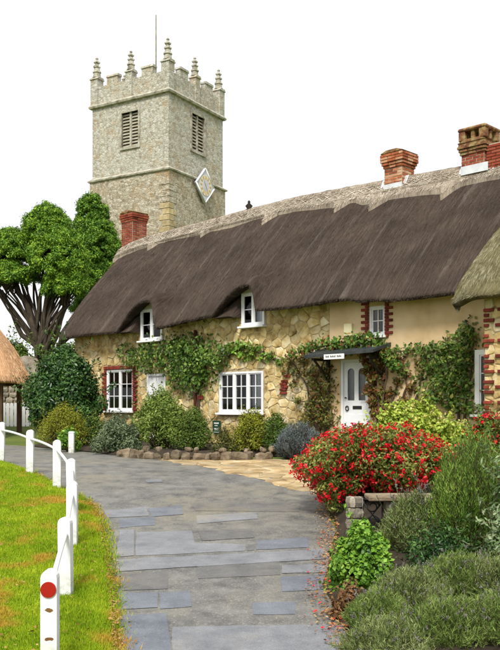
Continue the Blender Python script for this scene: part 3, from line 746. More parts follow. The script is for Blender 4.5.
fp = MB(); fp.tube([(TW*0.45, TW*0.5, z_up), (TW*0.45, TW*0.5, tz(2)+1.0)], [0.05, 0.035], 8); fp.build('flagpole', MT['grey_stone'], church)
# clock on the right-hand face
ca = solve_face(200, rdv); cz_ = face_z(186.5, ca, rdv); hw = 1.02; hh = 1.10
dm = MB(); dm.prism([(ca-hw, cz_), (ca, cz_-hh), (ca+hw, cz_), (ca, cz_+hh)], 'y', -0.42, -0.27)
clock = dm.build('clock', MT['clock_blue'], church)
e = MB()
for (x0, z0), (x1, z1) in (((ca-hw, cz_), (ca, cz_+hh)), ((ca, cz_+hh), (ca+hw, cz_)), ((ca+hw, cz_), (ca, cz_-hh)), ((ca, cz_-hh), (ca-hw, cz_))):
    e.tube([(x0, -0.42, z0), (x1, -0.42, z1)], 0.05, 6)
e.build('clock_rim', MT['white'], clock)
bkt = MB(); bkt.box(ca-0.35, ca+0.35, -0.27, -0.05, cz_-0.35, cz_+0.35); bkt.build('clock_bracket', MT['black'], clock)
def disc(mb, cx, cz2, y0, y1, r_, n=24):
    mb.prism([(cx+r_*math.cos(2*math.pi*k/n), cz2+r_*math.sin(2*math.pi*k/n)) for k in range(n)], 'y', y0, y1)
f = MB(); disc(f, ca, cz_, -0.445, -0.421, 0.66); f.build('clock_dial', MT['clock_cream'], clock)
f = MB(); disc(f, ca, cz_, -0.452, -0.446, 0.36); f.build('dial_centre', MT['clock_blue'], clock)
for k in range(12):
    an = 2*math.pi*k/12; s_, c_ = math.sin(an), math.cos(an)
    q = MB(); w_ = 0.05
    q.prism([(ca+0.42*s_-w_*c_, cz_+0.42*c_+w_*s_), (ca+0.42*s_+w_*c_, cz_+0.42*c_-w_*s_), (ca+0.6*s_+w_*c_, cz_+0.6*c_-w_*s_), (ca+0.6*s_-w_*c_, cz_+0.6*c_+w_*s_)], 'y', -0.46, -0.4455); q.build('hour_mark', MT['gold'], clock)
for an, L_ in ((R(150), 0.5), (R(-40), 0.36)):
    s_, c_ = math.sin(an), math.cos(an); q = MB(); w_ = 0.035
    q.prism([(ca-w_*c_, cz_+w_*s_), (ca+w_*c_, cz_-w_*s_), (ca+L_*s_, cz_+L_*c_)], 'y', -0.475, -0.465); q.build('clock_hand', MT['gold'], clock)
# golden dressed corner blocks low on the near corner
for k in range(9):
    z0 = tz(232)+k*0.36; w1, w2 = (0.62, 0.36) if k % 2 else (0.36, 0.62)
    q = MB(); q.box(-0.15, w1, -0.15, w2, z0, z0+0.33, 0.02); q.build('quoin', MT['quoin_gold'] if k <= 4 else MT['tower_lower'], church)
# nave behind the cottage, its gable cross just topping the ridge
nv = MB(); nv.box(TW+0.12, TW+9.12, 0.2, 7.0, 1.0, 8.0); nv.build('nave_wall', MT['tower_lower'], church)
nr = MB(); nr.prism([(-0.2, 7.9), (7.4, 7.9), (3.6, 10.9)], 'x', TW+0.13, TW+9.4); nr.build('nave_roof', MT['slate'], church)
gx = -0.055*60
cr = MB(); ac = TW+0.6
cp = W(249, 213, 58)
lp = church.rotation_euler.to_matrix().inverted() @ (cp-church.location)
cr.tube([(lp.x, lp.y, 10.0), (lp.x, lp.y, cp.z)], 0.09, 6); cr.lathe([(0.2, 0), (0.3, 0.18), (0.14, 0.3), (0.26, 0.48), (0.08, 0.66), (0.1, 0.78), (0.02, 0.86)], 6, (lp.x, lp.y, cp.z)); cr.build('gable_finial', MT['dark_timber'], church)

# ------------------------------------------------------------------ cottage
cot = thing('cottage', 'long stone cottage with dark thatched roof and brick chimneys', 'cottage', (-0.25, 23.2, 0), R(-45))
R0, RS, R1 = -8.07, 3.16, 10.5          # left end, where the rubble stone gives way to render, right end
WIN = {}
def opening(p0, p1, q0, q1):
    a, b = wr(p0), wr(p1); rm = (a+b)/2; return (a, b, wz(q1, rm), wz(q0, rm))
o_w1 = opening(107, 133.5, 369.5, 411); o_w2 = opening(219.5, 263.5, 371.5, 413)
o_small = opening(370, 386, 306, 336); o_d1 = opening(142, 163.5, 309, 340.5); o_d2 = opening(243, 266, 292.5, 326)
o_door = (3.5, 4.4, 0.30, 2.25); o_door2 = (-4.12, -3.22, 0.06, 2.1); o_wr = (7.20, 7.95, 0.95, 2.32)
ZT = 3.85
def conv(a, d, z): return (a, d, z)
m = MB(); wall_panel(m, R0, RS, -0.3, ZT, [o_w1, o_w2, o_door2, (o_d1[0], o_d1[1], o_d1[2], ZT), (o_d2[0], o_d2[1], o_d2[2], ZT)], conv, 0.42)
stone_wall = m.build('stone_wall', MT['mortar'], cot)
m = MB(); wall_panel(m, RS, R1, -0.3, ZT, [o_small, o_door, o_wr], lambda a, d, z: (a, d-0.03, z), 0.45)
plaster = m.build('rendered_wall', MT['plaster'], cot)
m = MB()
m.prism([(0.42, -0.3), (5.4, -0.3), (5.4, 3.85), (2.7, 6.4), (0.42, 4.2)], 'x', R0, R0+0.4)
m.box(R0+0.4, R1, 5.0, 5.4, -0.3, 3.85); m.box(R1-0.4, R1, 0.44, 5.0, -0.3, 3.85); m.box(R0+0.4, R1-0.4, 0.42, 5.0, 2.45, 2.6)
m.box(R0+0.4, R1-0.4, 0.42, 5.0, -0.1, 0.0)
m.build('back_wall', MT['mortar'], cot)

# rubble stones
def cut_rect(poly, o, pad=0.012):
    a0, a1, z0, z1 = o[0]-pad, o[1]+pad, o[2]-pad, o[3]+pad
    xs_ = [p[0] for p in poly]; zs_ = [p[1] for p in poly]
    if max(xs_) <= a0 or min(xs_) >= a1 or max(zs_) <= z0 or min(zs_) >= z1: return poly
    best = []
    for c in ((1, 0, a0), (-1, 0, -a1), (0, 1, z0), (0, -1, -z1)):
        q = clip(poly, *c)
        if len(q) >= 3 and (not best or area(q) > area(best)): best = q
    return best
BR = 0.12
ops_s = [(o_w1[0]-BR, o_w1[1]+BR, o_w1[2]-0.02, o_w1[3]+BR), (o_w2[0]-0.02, o_w2[1]+0.02, o_w2[2]-0.09, o_w2[3]+0.03), o_door2, (o_d1[0], o_d1[1], o_d1[2], 5), (o_d2[0], o_d2[1], o_d2[2], 5)]
r3 = random.Random(21); seeds = []
row = 0; z = 0.0
while z < ZT+0.2:
    hgt = 0.15+0.08*r3.random(); x = R0-0.3+r3.uniform(0, .3)
    while x < RS+0.3:
        wdt = r3.choice((0.13, 0.18, 0.25, 0.34, 0.48))*r3.uniform(0.9, 1.1); seeds.append((x+wdt/2+r3.uniform(-.03, .03), z+hgt/2+r3.uniform(-.08, .08))); x += wdt
    z += hgt
stones = []
for sd, poly in zip(seeds, vor_cells(seeds, (R0-0.0, RS-0.01, -0.1, ZT))):
    for o in ops_s:
        if len(poly) >= 3: poly = cut_rect(poly, o)
    if len(poly) < 3 or area(poly) < 0.012: continue
    stones.append(poly)
def stone_geo(poly, rr):
    j = rr.uniform(0.003, 0.012); p = cut_corners(shrink(poly, j), rr.uniform(0.06, 0.2)); d = rr.uniform(0.006, 0.024)
    p = [(x+rr.uniform(-.012, .012), y+rr.uniform(-.012, .012)) for x, y in p]; q = shrink(p, rr.uniform(0.014, 0.03)); c = (sum(x for x, _ in p)/len(p), sum(y for _, y in p)/len(p)); n = len(p)
    tx, tz_ = rr.uniform(-.06, .06), rr.uniform(-.06, .06)
    V_ = [(x, 0.004, z_) for x, z_ in p]+[(x, -d+tx*(x-c[0])+tz_*(z_-c[1]), z_) for x, z_ in q]
    return V_, [(k, (k+1) % n, n+(k+1) % n, n+k) for k in range(n)]+[tuple(range(n, 2*n))], c
def vis_key(poly):
    cz2 = sum(p[1] for p in poly)/len(poly); return (0 if cz2 > 0.55 else 1, -area(poly))
stones.sort(key=vis_key)
rest = MB()
for i, poly in enumerate(stones):
    V_, F_, c = stone_geo(poly, r3)
    if i < 300:
        q = MB(); q.add([(x-c[0], y, z_-c[1]) for x, y, z_ in V_], F_)
        o = q.build('stone', MT['stone'], stone_wall); o.location = (c[0], 0, c[1])
    else: rest.add(V_, F_)
if rest.v: rest.build('small_stones', MT['stone'], stone_wall, kind='stuff')
# stones showing through the render around the porch and at its right end
for k in range(26):
    x = r3.uniform(2.0, 3.0)
# brickwork
brick_me = MB().box(-0.108, 0.108, -0.05, 0.05, -0.031, 0.031, 0.006).mesh('brick'); brick_me.materials.append(MT['brick'])
half_me = MB().box(-0.05, 0.05, -0.05, 0.05, -0.031, 0.031, 0.006).mesh('brick_half'); half_me.materials.append(MT['brick'])
sold_me = MB().box(-0.031, 0.031, -0.05, 0.05, -0.052, 0.052, 0.006).mesh('brick_soldier'); sold_me.materials.append(MT['brick'])
def brick(me, x, y, z, parent, rz=0.0):
    o = new_obj('brick', me, parent); o.location = (x, y, z); o.rotation_euler = (0, 0, rz); return o
def jamb(x_edge, sgn, z0, z1, parent, y=-0.01):
    z = z0+0.035; k = 0
    while z < z1:
        hw_, me_ = (0.108, brick_me) if k % 2 else (0.05, half_me)
        brick(me_, x_edge+sgn*(hw_+0.004), y+r3.uniform(-.004, .004), z, parent); z += 0.072; k += 1
jamb(o_small[0], -1, o_small[2]-0.05, o_small[3]+0.1, plaster, -0.02); jamb(o_small[1], 1, o_small[2]-0.05, o_small[3]+0.1, plaster, -0.02)
jamb(o_w1[0], -1, o_w1[2]-0.05, o_w1[3]+0.02, stone_wall); jamb(o_w1[1], 1, o_w1[2]-0.05, o_w1[3]+0.02, stone_wall)
x = o_w1[0]-0.1
while x < o_w1[1]+0.12: brick(sold_me, x, -0.008, o_w1[3]+0.062, stone_wall); x += 0.07
x = o_w2[0]+0.1
while x < o_w2[1]: brick(brick_me, x, -0.008, o_w2[2]-0.038, stone_wall); x += 0.225
for k in range(4):
    for j in range(2): brick(half_me, 1.55+0.11*j+0.05*(k % 2), -0.02, 1.55+0.072*k, stone_wall)
brick(brick_me, 1.75, -0.02, 1.9, stone_wall); brick(brick_me, 1.62, -0.02, 1.46, stone_wall)

# windows
def casement(name, o, lights, cols, rows_, parent, y=0.06, sill=True, curtain=None, fw=0.055):
    a, b, c, d = o; e = 0.003
    fr = MB()
    fr.box(a+e, a+fw, y-0.05, y+0.05, c+e, d-e); fr.box(b-fw, b-e, y-0.05, y+0.05, c+e, d-e)
    fr.box(a+fw, b-fw, y-0.05, y+0.05, d-fw, d-e); fr.box(a+fw, b-fw, y-0.05, y+0.05, c+e, c+fw)
    lw = (b-a-2*fw)/lights
    win = fr.build(name, MT['white'], parent)
    for i in range(1, lights):
        x = a+fw+lw*i; q = MB(); q.box(x-0.03, x+0.03, y-0.045, y+0.045, c+fw, d-fw); q.build('mullion', MT['white'], win)
    for i in range(lights):
        l0 = a+fw+lw*i+(0.03 if i else 0); l1 = a+fw+lw*(i+1)-(0.03 if i < lights-1 else 0)
        sw = 0.032; q = MB()
        q.box(l0, l0+sw, y-0.03, y+0.02, c+fw, d-fw); q.box(l1-sw, l1, y-0.03, y+0.02, c+fw, d-fw)
        q.box(l0+sw, l1-sw, y-0.03, y+0.02, c+fw, c+fw+sw*1.3); q.box(l0+sw, l1-sw, y-0.03, y+0.02, d-fw-sw, d-fw)
        q.build('casement_frame', MT['white'], win)
        g0, g1, h0, h1 = l0+sw, l1-sw, c+fw+sw*1.3, d-fw-sw
        pw, ph = (g1-g0)/cols, (h1-h0)/rows_
        for k in range(1, cols):
            q = MB(); q.box(g0+pw*k-0.011, g0+pw*k+0.011, y-0.022, y+0.012, h0, h1); q.build('glazing_bar', MT['white'], win)
        for k in range(1, rows_):
            q = MB(); q.box(g0, g1, y-0.019, y+0.010, h0+ph*k-0.011, h0+ph*k+0.011); q.build('glazing_bar', MT['white'], win)
        for ii in range(cols):
            for jj in range(rows_):
                q = MB(); q.box(g0+pw*ii+0.011, g0+pw*(ii+1)-0.011, y-0.004, y+0.002, h0+ph*jj+0.011, h0+ph*(jj+1)-0.011); q.build('pane', MT['glass'], win)
    if sill:
        q = MB(); q.box(a-0.05, b+0.05, y-0.16, y+0.04, c-0.055, c+0.001, 0.008); q.build('sill', MT['white'], win)
    if curtain:
        for (f0, f1) in curtain:
            q = MB(); n = 24; vs_ = []
            for k in range(n+1):
                x = a+fw+(b-a-2*fw)*(f0+(f1-f0)*k/n); yy = y+0.14+0.025*math.sin(k*1.9)
                vs_ += [(x, yy, c+0.03), (x, yy, d-0.03)]
            q.add(vs_, [(2*k, 2*k+2, 2*k+3, 2*k+1) for k in range(n)], True); q.build('curtain', MT['curtain'], win)
    return win
casement('window', o_w1, 2, 2, 3, cot, 0.03, curtain=[(0.02, 0.26), (0.78, 0.97)])
casement('window', o_w2, 3, 2, 3, cot, 0.03, curtain=[(0.01, 0.13), (0.9, 0.99)])
casement('window', o_small, 1, 2, 2, cot, 0.03, sill=True)
casement('window', o_d1, 2, 1, 2, cot, -0.02, curtain=[(0.0, 0.2)])
casement('window', o_d2, 2, 1, 2, cot, -0.02, curtain=[(0.62, 0.95)])
casement('window', o_wr, 1, 2, 3, cot, -0.06, fw=0.11)
for o in (o_d1, o_d2):
    q = MB(); q.box(o[0]+0.002, o[1]-0.002, -0.065, 0.15, o[3], o[3]+0.18); q.build('dormer_head', MT['cream'], cot)
    q = MB(); q.box(o[0]-0.55, o[0]-0.003, 0.0, 0.2, ZT-0.002, o[3]-0.02); q.build('dormer_cheek', MT['dark_timber'], cot)
    q = MB(); q.box(o[1]+0.003, o[1]+0.16, 0.0, 0.2, ZT-0.002, o[3]-0.05); q.build('dormer_cheek', MT['dark_timber'], cot)

# doors
def door_leaf(o, parent, lights=True):
    a, b, c, d = o; fw = 0.07; y = 0.05
    fr = MB(); fr.box(a+0.003, a+fw, y-0.07, y+0.05, c, d-0.003); fr.box(b-fw, b-0.003, y-0.07, y+0.05, c, d-0.003); fr.box(a+fw, b-fw, y-0.07, y+0.05, d-fw, d-0.003)
    frm = fr.build('door', MT['white'], parent)
    l0, l1, h0, h1 = a+fw+0.004, b-fw-0.004, c+0.01, d-fw-0.004
    wd_ = l1-l0
    if lights:
        zs0, zs1 = h0+0.95, h1-0.14; g = [(l0+wd_*0.14, l0+wd_*0.42), (l0+wd_*0.58, l0+wd_*0.86)]
        q = MB(); wall_panel(q, l0, l1, h0, h1, [(x0, x1, zs0, zs1) for x0, x1 in g], lambda aa, dd, zz: (aa, y-0.03+dd, zz), 0.045)
        leaf = q.build('door_leaf', MT['white'], frm)
        for x0, x1 in g:
            q = MB(); q.box(x0, x1, y-0.006, y+0.0, zs0, zs1); q.build('door_glass', MT['glass'], frm)
            q = MB(); cxm = (x0+x1)/2; rad = (x1-x0)/2; n = 10     # arched head
            pts = [(x0, zs1), (x0, zs1-rad)]+[(cxm-rad*math.cos(math.pi*k/n), zs1-rad+rad*math.sin(math.pi*k/n)) for k in range(1, n)]+[(x1, zs1-rad), (x1, zs1)]
            for side in (0, 1):
                half = [(x0, zs1)]+[(cxm-rad*math.cos(math.pi*k/n), zs1-rad+rad*math.sin(math.pi*k/n)) for k in range(0, n//2+1)] if side == 0 else [(x1, zs1)]+[(cxm+rad*math.cos(math.pi*k/n), zs1-rad+rad*math.sin(math.pi*k/n)) for k in range(0, n//2+1)]
                q.prism(half, 'y', y-0.028, y+0.01)
            q.build('arched_head', MT['white'], frm)
            q = MB(); n = 16; vs_ = []
            for k in range(n+1):
                x = x0+(x1-x0)*k/n; vs_ += [(x, y+0.09+0.012*math.sin(k*2.3), zs0), (x, y+0.09+0.012*math.sin(k*2.3), zs1)]
            q.add(vs_, [(2*k, 2*k+2, 2*k+3, 2*k+1) for k in range(n)], True); q.build('lace_curtain', MT['louvre'], frm)
        for x0, x1 in g:
            q = MB(); q.box(x0, x1, y-0.042, y-0.028, h0+0.12, h0+0.62, 0.006); q.build('door_panel', MT['white'], frm)
        q = MB(); q.box(l0+wd_*0.36, l0+wd_*0.72, y-0.045, y-0.031, h0+0.74, h0+0.82, 0.005); q.build('letter_box', MT['black'], frm)
        q = MB(); q.tube([(l0+wd_*0.14, y-0.06, h0+0.72+0.05*math.cos(t_)) if False else (l0+wd_*0.14+0.045*math.sin(t_), y-0.05, h0+0.76+0.055*math.cos(t_)) for t_ in np.linspace(0, 6.0, 12)], 0.014, 6); q.build('knocker', MT['black'], frm)
        q = MB(); q.lathe([(0.028, 0), (0.02, 0.03), (0.0, 0.035)], 8, (l0+wd_*0.09, y-0.06, h0+1.0)); q.build('door_lock', MT['black'], frm)
    else:
        n = 5
        for k in range(n):
            q = MB(); q.box(l0+wd_*k/n+0.004, l0+wd_*(k+1)/n-0.004, y-0.03, y+0.015, h0, h1, 0.006); q.build('plank', MT['white'], frm)
        q = MB(); q.box(l0, l1, y+0.016, y+0.03, h0, h1); q.build('door_backing', MT['cream'], frm)
    return frm
door_leaf(o_door, cot, True); door_leaf(o_door2, cot, False)
q = MB(); q.box(3.1, 4.8, -1.1, -0.04, -0.05, 0.14, 0.02); q.box(3.3, 4.6, -0.6, -0.038, 0.14, 0.29, 0.02); q.build('doorstep', MT['grey_stone'], cot)
# flat slate porch canopy on timber brackets
q = MB(); q.add([(2.92, -0.72, 2.28), (5.0, -0.72, 2.34), (5.0, -0.035, 2.52), (2.92, -0.035, 2.46), (2.92, -0.72, 2.35), (5.0, -0.72, 2.41), (5.0, -0.035, 2.60), (2.92, -0.035, 2.54)], [(0, 3, 2, 1), (4, 5, 6, 7), (0, 1, 5, 4), (1, 2, 6, 5), (2, 3, 7, 6), (3, 0, 4, 7)])
can = q.build('porch_canopy', MT['slate'], cot)
for x in (3.15, 4.8):
    q = MB(); q.box(x-0.035, x+0.035, -0.66, -0.04, 2.22, 2.28); q.box(x-0.035, x+0.035, -0.11, -0.038, 1.7, 2.22)
    q.tube([(x, -0.08, 1.78), (x, -0.3, 1.98), (x, -0.6, 2.23)], 0.03, 6); q.build('bracket', MT['dark_timber'], can)
q = MB(); dpx = wr(197.5); q.tube([(dpx, -0.09, 0.0), (dpx, -0.09, 3.3)], 0.045, 8); q.box(dpx-0.07, dpx+0.07, -0.12, -0.02, 1.5, 1.54); q.build('drainpipe', MT['pipe'], cot)

# ---- thatched roof
RB = 2.7
RIDGE = [(-9.4, 6.78), (-8.6, 6.95), (-7.62, 7.05), (-4.71, 7.12), (-1.91, 7.20), (-0.24, 7.22), (2.51, 7.13), (4.57, 7.05), (6.26, 6.98), (10.5, 6.9)]
def ridge_z(r_): return interp(RIDGE, r_)-0.10
EZ, EB, TH = 3.45, -0.54, 0.07
def arch(r_, c, hl, hr):
    t_ = (r_-c)/(hl if r_ < c else hr); t_ = abs(t_)
    if t_ >= 1: return 0.0
    return (1-t_**1.9)**1.15 if r_ < c else (1-t_**3.6)
dc1 = (o_d1[0]+o_d1[1])/2; dc2 = (o_d2[0]+o_d2[1])/2
def brow(r_):
    return max(0.86*arch(r_, -3.62, 1.35, 0.52), 0.70*arch(r_, 0.60, 1.2, 0.46))+0.06*arch(r_, 3.9, 0.8, 0.45)
EAVE = [(-8.8, 3.34), (-5.9, 3.40), (-3.8, 3.37), (-2.6, 3.40), (-1.1, 3.53), (0.0, 3.52), (1.2, 3.60), (3.5, 3.57), (5.6, 3.47), (6.8, 3.47), (10.5, 3.40)]
def eave_z(r_): return interp(EAVE, r_)+0.012*math.sin(r_*2.3)+brow(r_)-0.05*smoothstep((-7.6-r_)/0.8)
def eave_b(r_): return EB+0.06*brow(r_)
def left_end(b): return -8.72-0.62*max(0, min(1, (b+0.5)/3.2))+0.35*smoothstep((-0.1-b)/0.4)
def roof_pt(u, t_, lift=0.0, nz=True):
    """u 0..1 along the roof, t_ 0 at the ridge .. 1 at the eave; world units in the cottage frame"""
    b_lin = RB+(EB-RB)*t_
    r_ = left_end(b_lin)+(R1-left_end(b_lin))*u
    br = brow(r_); b = RB+(eave_b(r_)-RB)*t_
    base = ridge_z(r_)+(eave_z(r_)-br+TH-ridge_z(r_))*t_
    w_ = smoothstep((t_-0.66)/0.34)
    z = base+br*w_+0.10*math.sin(math.pi*t_)
    if nz:
        z += 0.05*mnoise.noise((r_*0.7, b*0.7, 2.0))+0.02*mnoise.noise((r_*2.6, b*2.2, 5.0))
    edge = smoothstep((r_-left_end(b_lin))/0.3); z -= 0.16*(1-edge)
    return r_, b, z+lift
NU, NTt = 460, 60
vs_, uv_ = [], []
prof_extra = [(0.015, -0.035), (0.06, -0.06), (0.20, -0.055)]        # rounded eave lip then the underside
for i in range(NU+1):
    u = i/NU
    for j in range(NTt+1):
        t_ = j/NTt; x, b, z = roof_pt(u, t_); vs_.append((x, b, z)); uv_.append((x, t_*4.9))
    x, b, z = roof_pt(u, 1.0)
    br = brow(x); k = 5.2
    for db, dz in prof_extra: vs_.append((x, b+db, z+dz+0.012*mnoise.noise((x*6, db*9, 1)))); uv_.append((x, 4.9-dz))
    for db in (0.35, 0.7, 1.2):
        zz = z-0.06+(db-0.2)*0.9*(1-0.75*min(1, br/0.6)); vs_.append((x, b+db, zz)); uv_.append((x, 5.3+db))
npf = NTt+1+len(prof_extra)+3
fs_ = [(i*npf+j, i*npf+j+1, (i+1)*npf+j+1, (i+1)*npf+j) for i in range(NU) for j in range(npf-1)]
nb = len(vs_)
for i in range(NU+1):       # back slope
    u = i/NU
    for j in range(9):
        t_ = j/8; b_lin = RB+(EB-RB)*t_; x = left_end(b_lin)+(R1-left_end(b_lin))*u
        vs_.append((x, 2*RB-b_lin, ridge_z(x)+(EZ+TH-ridge_z(x))*t_+(0.0 if j else -0.005)-0.16*(1-smoothstep((x-left_end(b_lin))/0.3)))); uv_.append((x, t_*4.9))
    vs_.append((x, 2*RB-EB, EZ)); uv_.append((x, 5.2)); vs_.append((x, 2*RB-EB-0.6, EZ+0.4)); uv_.append((x, 5.8))
fs_ += [(nb+i*11+j, nb+(i+1)*11+j, nb+(i+1)*11+j+1, nb+i*11+j+1) for i in range(NU) for j in range(10)]
# left verge: thickness turned under
nv_ = len(vs_)
ring_ = list(range(0, NTt+1))
for j in ring_:
    x, y, z = vs_[j]; vs_.append((x+0.06, y, z-0.3)); uv_.append((x, 0.3)); 
fs_ += [(j, nv_+j, nv_+j+1, j+1) for j in range(NTt)]
me = bpy.data.meshes.new('thatched_roof'); me.from_pydata(vs_, [], fs_)
uvl = me.uv_layers.new(name='UVMap'); li = np.zeros(len(me.loops), np.int32); me.loops.foreach_get('vertex_index', li)
uvl.data.foreach_set('uv', np.array(uv_, np.float32)[li].ravel()); me.polygons.foreach_set('use_smooth', [True]*len(fs_)); me.update()
roof = new_obj('thatched_roof', me, cot, MT['thatch'])
# thatch tucked under each dormer hood, left of the window
for o, c_, hl in ((o_d1, -3.62, 1.35), (o_d2, 0.60, 1.2)):
    vs_, uv_, fs_ = [], [], []; nu_, nv2 = 18, 8; r_a, r_b = c_-hl+0.05, o[0]-0.02
    for i in range(nu_+1):
        u = i/nu_; r_ = r_a+(r_b-r_a)*u; zb_ = interp(EAVE, r_)+0.005; zt_ = max(zb_+0.02, eave_z(r_)+0.03)
        vs_.append((r_, 0.0, zb_+0.02)); uv_.append((r_, 5.6))
        vs_.append((r_, -0.30, zb_-0.02)); uv_.append((r_, 5.3))
        for j in range(nv2+1):
            v = j/nv2; vs_.append((r_, -0.50+0.44*(0.35+0.65*u)*v**0.6+0.02*mnoise.noise((r_*4, v*4, 0)), zb_+(zt_-zb_)*v)); uv_.append((r_, 5.0-v*0.8))
    k_ = nv2+3
    fs_ = [(i*k_+j, (i+1)*k_+j, (i+1)*k_+j+1, i*k_+j+1) for i in range(nu_) for j in range(k_-1)]
    fs_.append(tuple([nu_*k_+j for j in range(k_)]+[len(vs_)])); vs_.append((r_b, 0.0, vs_[nu_*k_+k_-1][2])); uv_.append((r_b, 4.2))
    me = bpy.data.meshes.new('hood_lining'); me.from_pydata(vs_, [], fs_); uvl = me.uv_layers.new(name='UVMap'); li = np.zeros(len(me.loops), np.int32); me.loops.foreach_get('vertex_index', li)
    uvl.data.foreach_set('uv', np.array(uv_, np.float32)[li].ravel()); me.polygons.foreach_set('use_smooth', [True]*(len(fs_)-1)+[False]); me.update(); new_obj('hood_lining', me, roof, MT['thatch'])
# loose straw over the slope and along the eave
def straw_layer():
    rg = np.random.default_rng(17); V_, D_ = [], []
    for k in range(15000):
        u, t_ = rg.uniform(0, 1), rg.uniform(0.1, 0.995)
        a = np.array(roof_pt(u, t_, 0.004)); c_ = np.array(roof_pt(min(1, u+rg.normal()*0.0012), min(1.0, t_+0.05), 0.004))
        d = unit(c_-a); V_.append(a); D_.append(d+np.array([0, -0.015, 0.022]))
    n1 = len(V_)
    p1 = strands(np.array(V_), np.array(D_), 0.12, 0.006, 3, 0.06, 0.5)
    V2, D2 = [], []
    for k in range(7000):
        u = rg.uniform(0, 1); a = np.array(roof_pt(u, 1.0)); a[2] -= rg.uniform(0.0, 0.05); a[1] += 0.10*rg.uniform(0, 1)
        V2.append(a); D2.append(np.array([rg.normal()*0.2, -0.75, -0.9+rg.normal()*0.2]))
    p2 = strands(np.array(V2), np.array(D2), 0.045, 0.007, 4, 0.2, 0.6)
    Vv, Fc, A = merge([p1, p2]); return np_mesh('straw', Vv, Fc, A)
new_obj('straw', straw_layer(), roof, MT['straw'], kind='stuff')
# ridge cap with its pointed lower edge
POINTS = [wr(p, RB-0.5) for p in (146, 199, 264, 337, 376, 447)]+[7.6, 9.4]
def cap_len(r_):
    l = 0.46+0.05*math.sin(r_*1.3)
    for p in POINTS:
        d = (r_-p); 
        if 0 <= d+0.05 < 0.40: l = max(l, 0.46+0.42*(1-(d+0.05)/0.40))
        elif -0.12 < d+0.05 < 0: l = max(l, 0.46+0.42*(1+(d+0.05)/0.12))
    l *= 0.72+0.28*smoothstep((r_+4.0)/4.0)
    l += 0.26*smoothstep((r_-2.0)/0.5)*smoothstep((5.6-r_)/0.8)
    return l
SL = math.hypot(RB-EB, 3.45)
vs_, uv_, fs_ = [], [], []
NR, NC = 420, 9
for i in range(NR+1):
    r_ = -9.32+(R1+9.32)*i/NR; rz_ = ridge_z(r_); L_ = cap_len(r_)
    th = 0.15
    ent = smoothstep((r_+9.32)/0.25)
    for side in (1, -1):
        for j in range(NC+1):
            l = L_*j/NC if side == 1 else 0.55*j/NC
            t_ = l/SL; b = RB+(EB-RB)*t_*side if side == 1 else RB+(RB-EB)*t_
            z = rz_+(3.40-rz_)*t_+0.10*math.sin(math.pi*t_)+th*(0.5+0.5*ent)*(1.0 if j < NC else 0.75)+0.10*math.exp(-(l/0.16)**2)+0.02*mnoise.noise((r_*3, l*3, side))
            vs_.append((r_, b, z)); uv_.append((r_, l))
        l = (L_ if side == 1 else 0.55)*0.99; t_ = l/SL; b = RB+(EB-RB)*t_ if side == 1 else RB+(RB-EB)*t_
        vs_.append((r_, b, rz_+(3.40-rz_)*t_-0.05)); uv_.append((r_, l+0.1))
per = 2*(NC+2)
for i in range(NR):
    for s_ in (0, 1):
        o = s_*(NC+2)
        for j in range(NC+1):
            q = (i*per+o+j, i*per+o+j+1, (i+1)*per+o+j+1, (i+1)*per+o+j); fs_.append(q if s_ == 0 else q[::-1])
fs_.append(tuple([NC+1-j for j in range(NC+2)]+[NC+2+j for j in range(1, NC+2)]))
me = bpy.data.meshes.new('ridge_cap'); me.from_pydata(vs_, [], fs_)
uvl = me.uv_layers.new(name='UVMap'); li = np.zeros(len(me.loops), np.int32); me.loops.foreach_get('vertex_index', li)
uvl.data.foreach_set('uv', np.array(uv_, np.float32)[li].ravel()); me.polygons.foreach_set('use_smooth', [True]*len(fs_)); me.update()
new_obj('ridge_cap', me, roof, MT['thatch_ridge'])
def cap_pt(r_, l, lift=0.012):
    t_ = l/SL; rz_ = ridge_z(r_); return Vector((r_, RB+(EB-RB)*t_, rz_+(3.40-rz_)*t_+0.10*math.sin(math.pi*t_)+0.15+0.10*math.exp(-(l/0.16)**2)+lift))
sp = []
rg = np.random.default_rng(2)
def spar(a, b):
    sp.append(((a, b)))
r_ = -9.1
while r_ < 9.8:
    spar(cap_pt(r_, 0.17), cap_pt(r_+0.3, 0.34)); spar(cap_pt(r_+0.3, 0.17), cap_pt(r_, 0.34))
    spar(cap_pt(r_, 0.36), cap_pt(r_+0.3, 0.36)); spar(cap_pt(r_, 0.15), cap_pt(r_+0.3, 0.15)); spar(cap_pt(r_, 0.42), cap_pt(r_+0.3, 0.43)); r_ += 0.3
q = MB()
for a, b in sp: q.tube([a, (a+b)/2+Vector((0, 0, 0.006)), b], 0.011, 4, cap=False)
me = q.mesh('hazel_spars'); at = me.attributes.new('v', 'FLOAT', 'POINT'); at.data.foreach_set('value', np.repeat(rg.uniform(0, 1, len(sp)), 12).astype(np.float32))
new_obj('hazel_spars', me, roof, MT['spar'], kind='stuff')
# ridge tufts of straw
def ridge_straw():
    V_, D_ = [], []
    for k in range(9000):
        r_ = rg.uniform(-9.2, 10); l = rg.uniform(0.02, cap_len(r_)*0.97); V_.append(cap_pt(r_, l, 0.0)); D_.append((rg.normal()*0.3, -0.68, -0.66+0.12))
    p = strands(np.array([tuple(v) for v in V_]), np.array(D_), 0.10, 0.012, 8, 0.2, 0.5); return np_mesh('ridge_straw', *p)
new_obj('ridge_straw', ridge_straw(), roof, MT['spar'], kind='stuff')

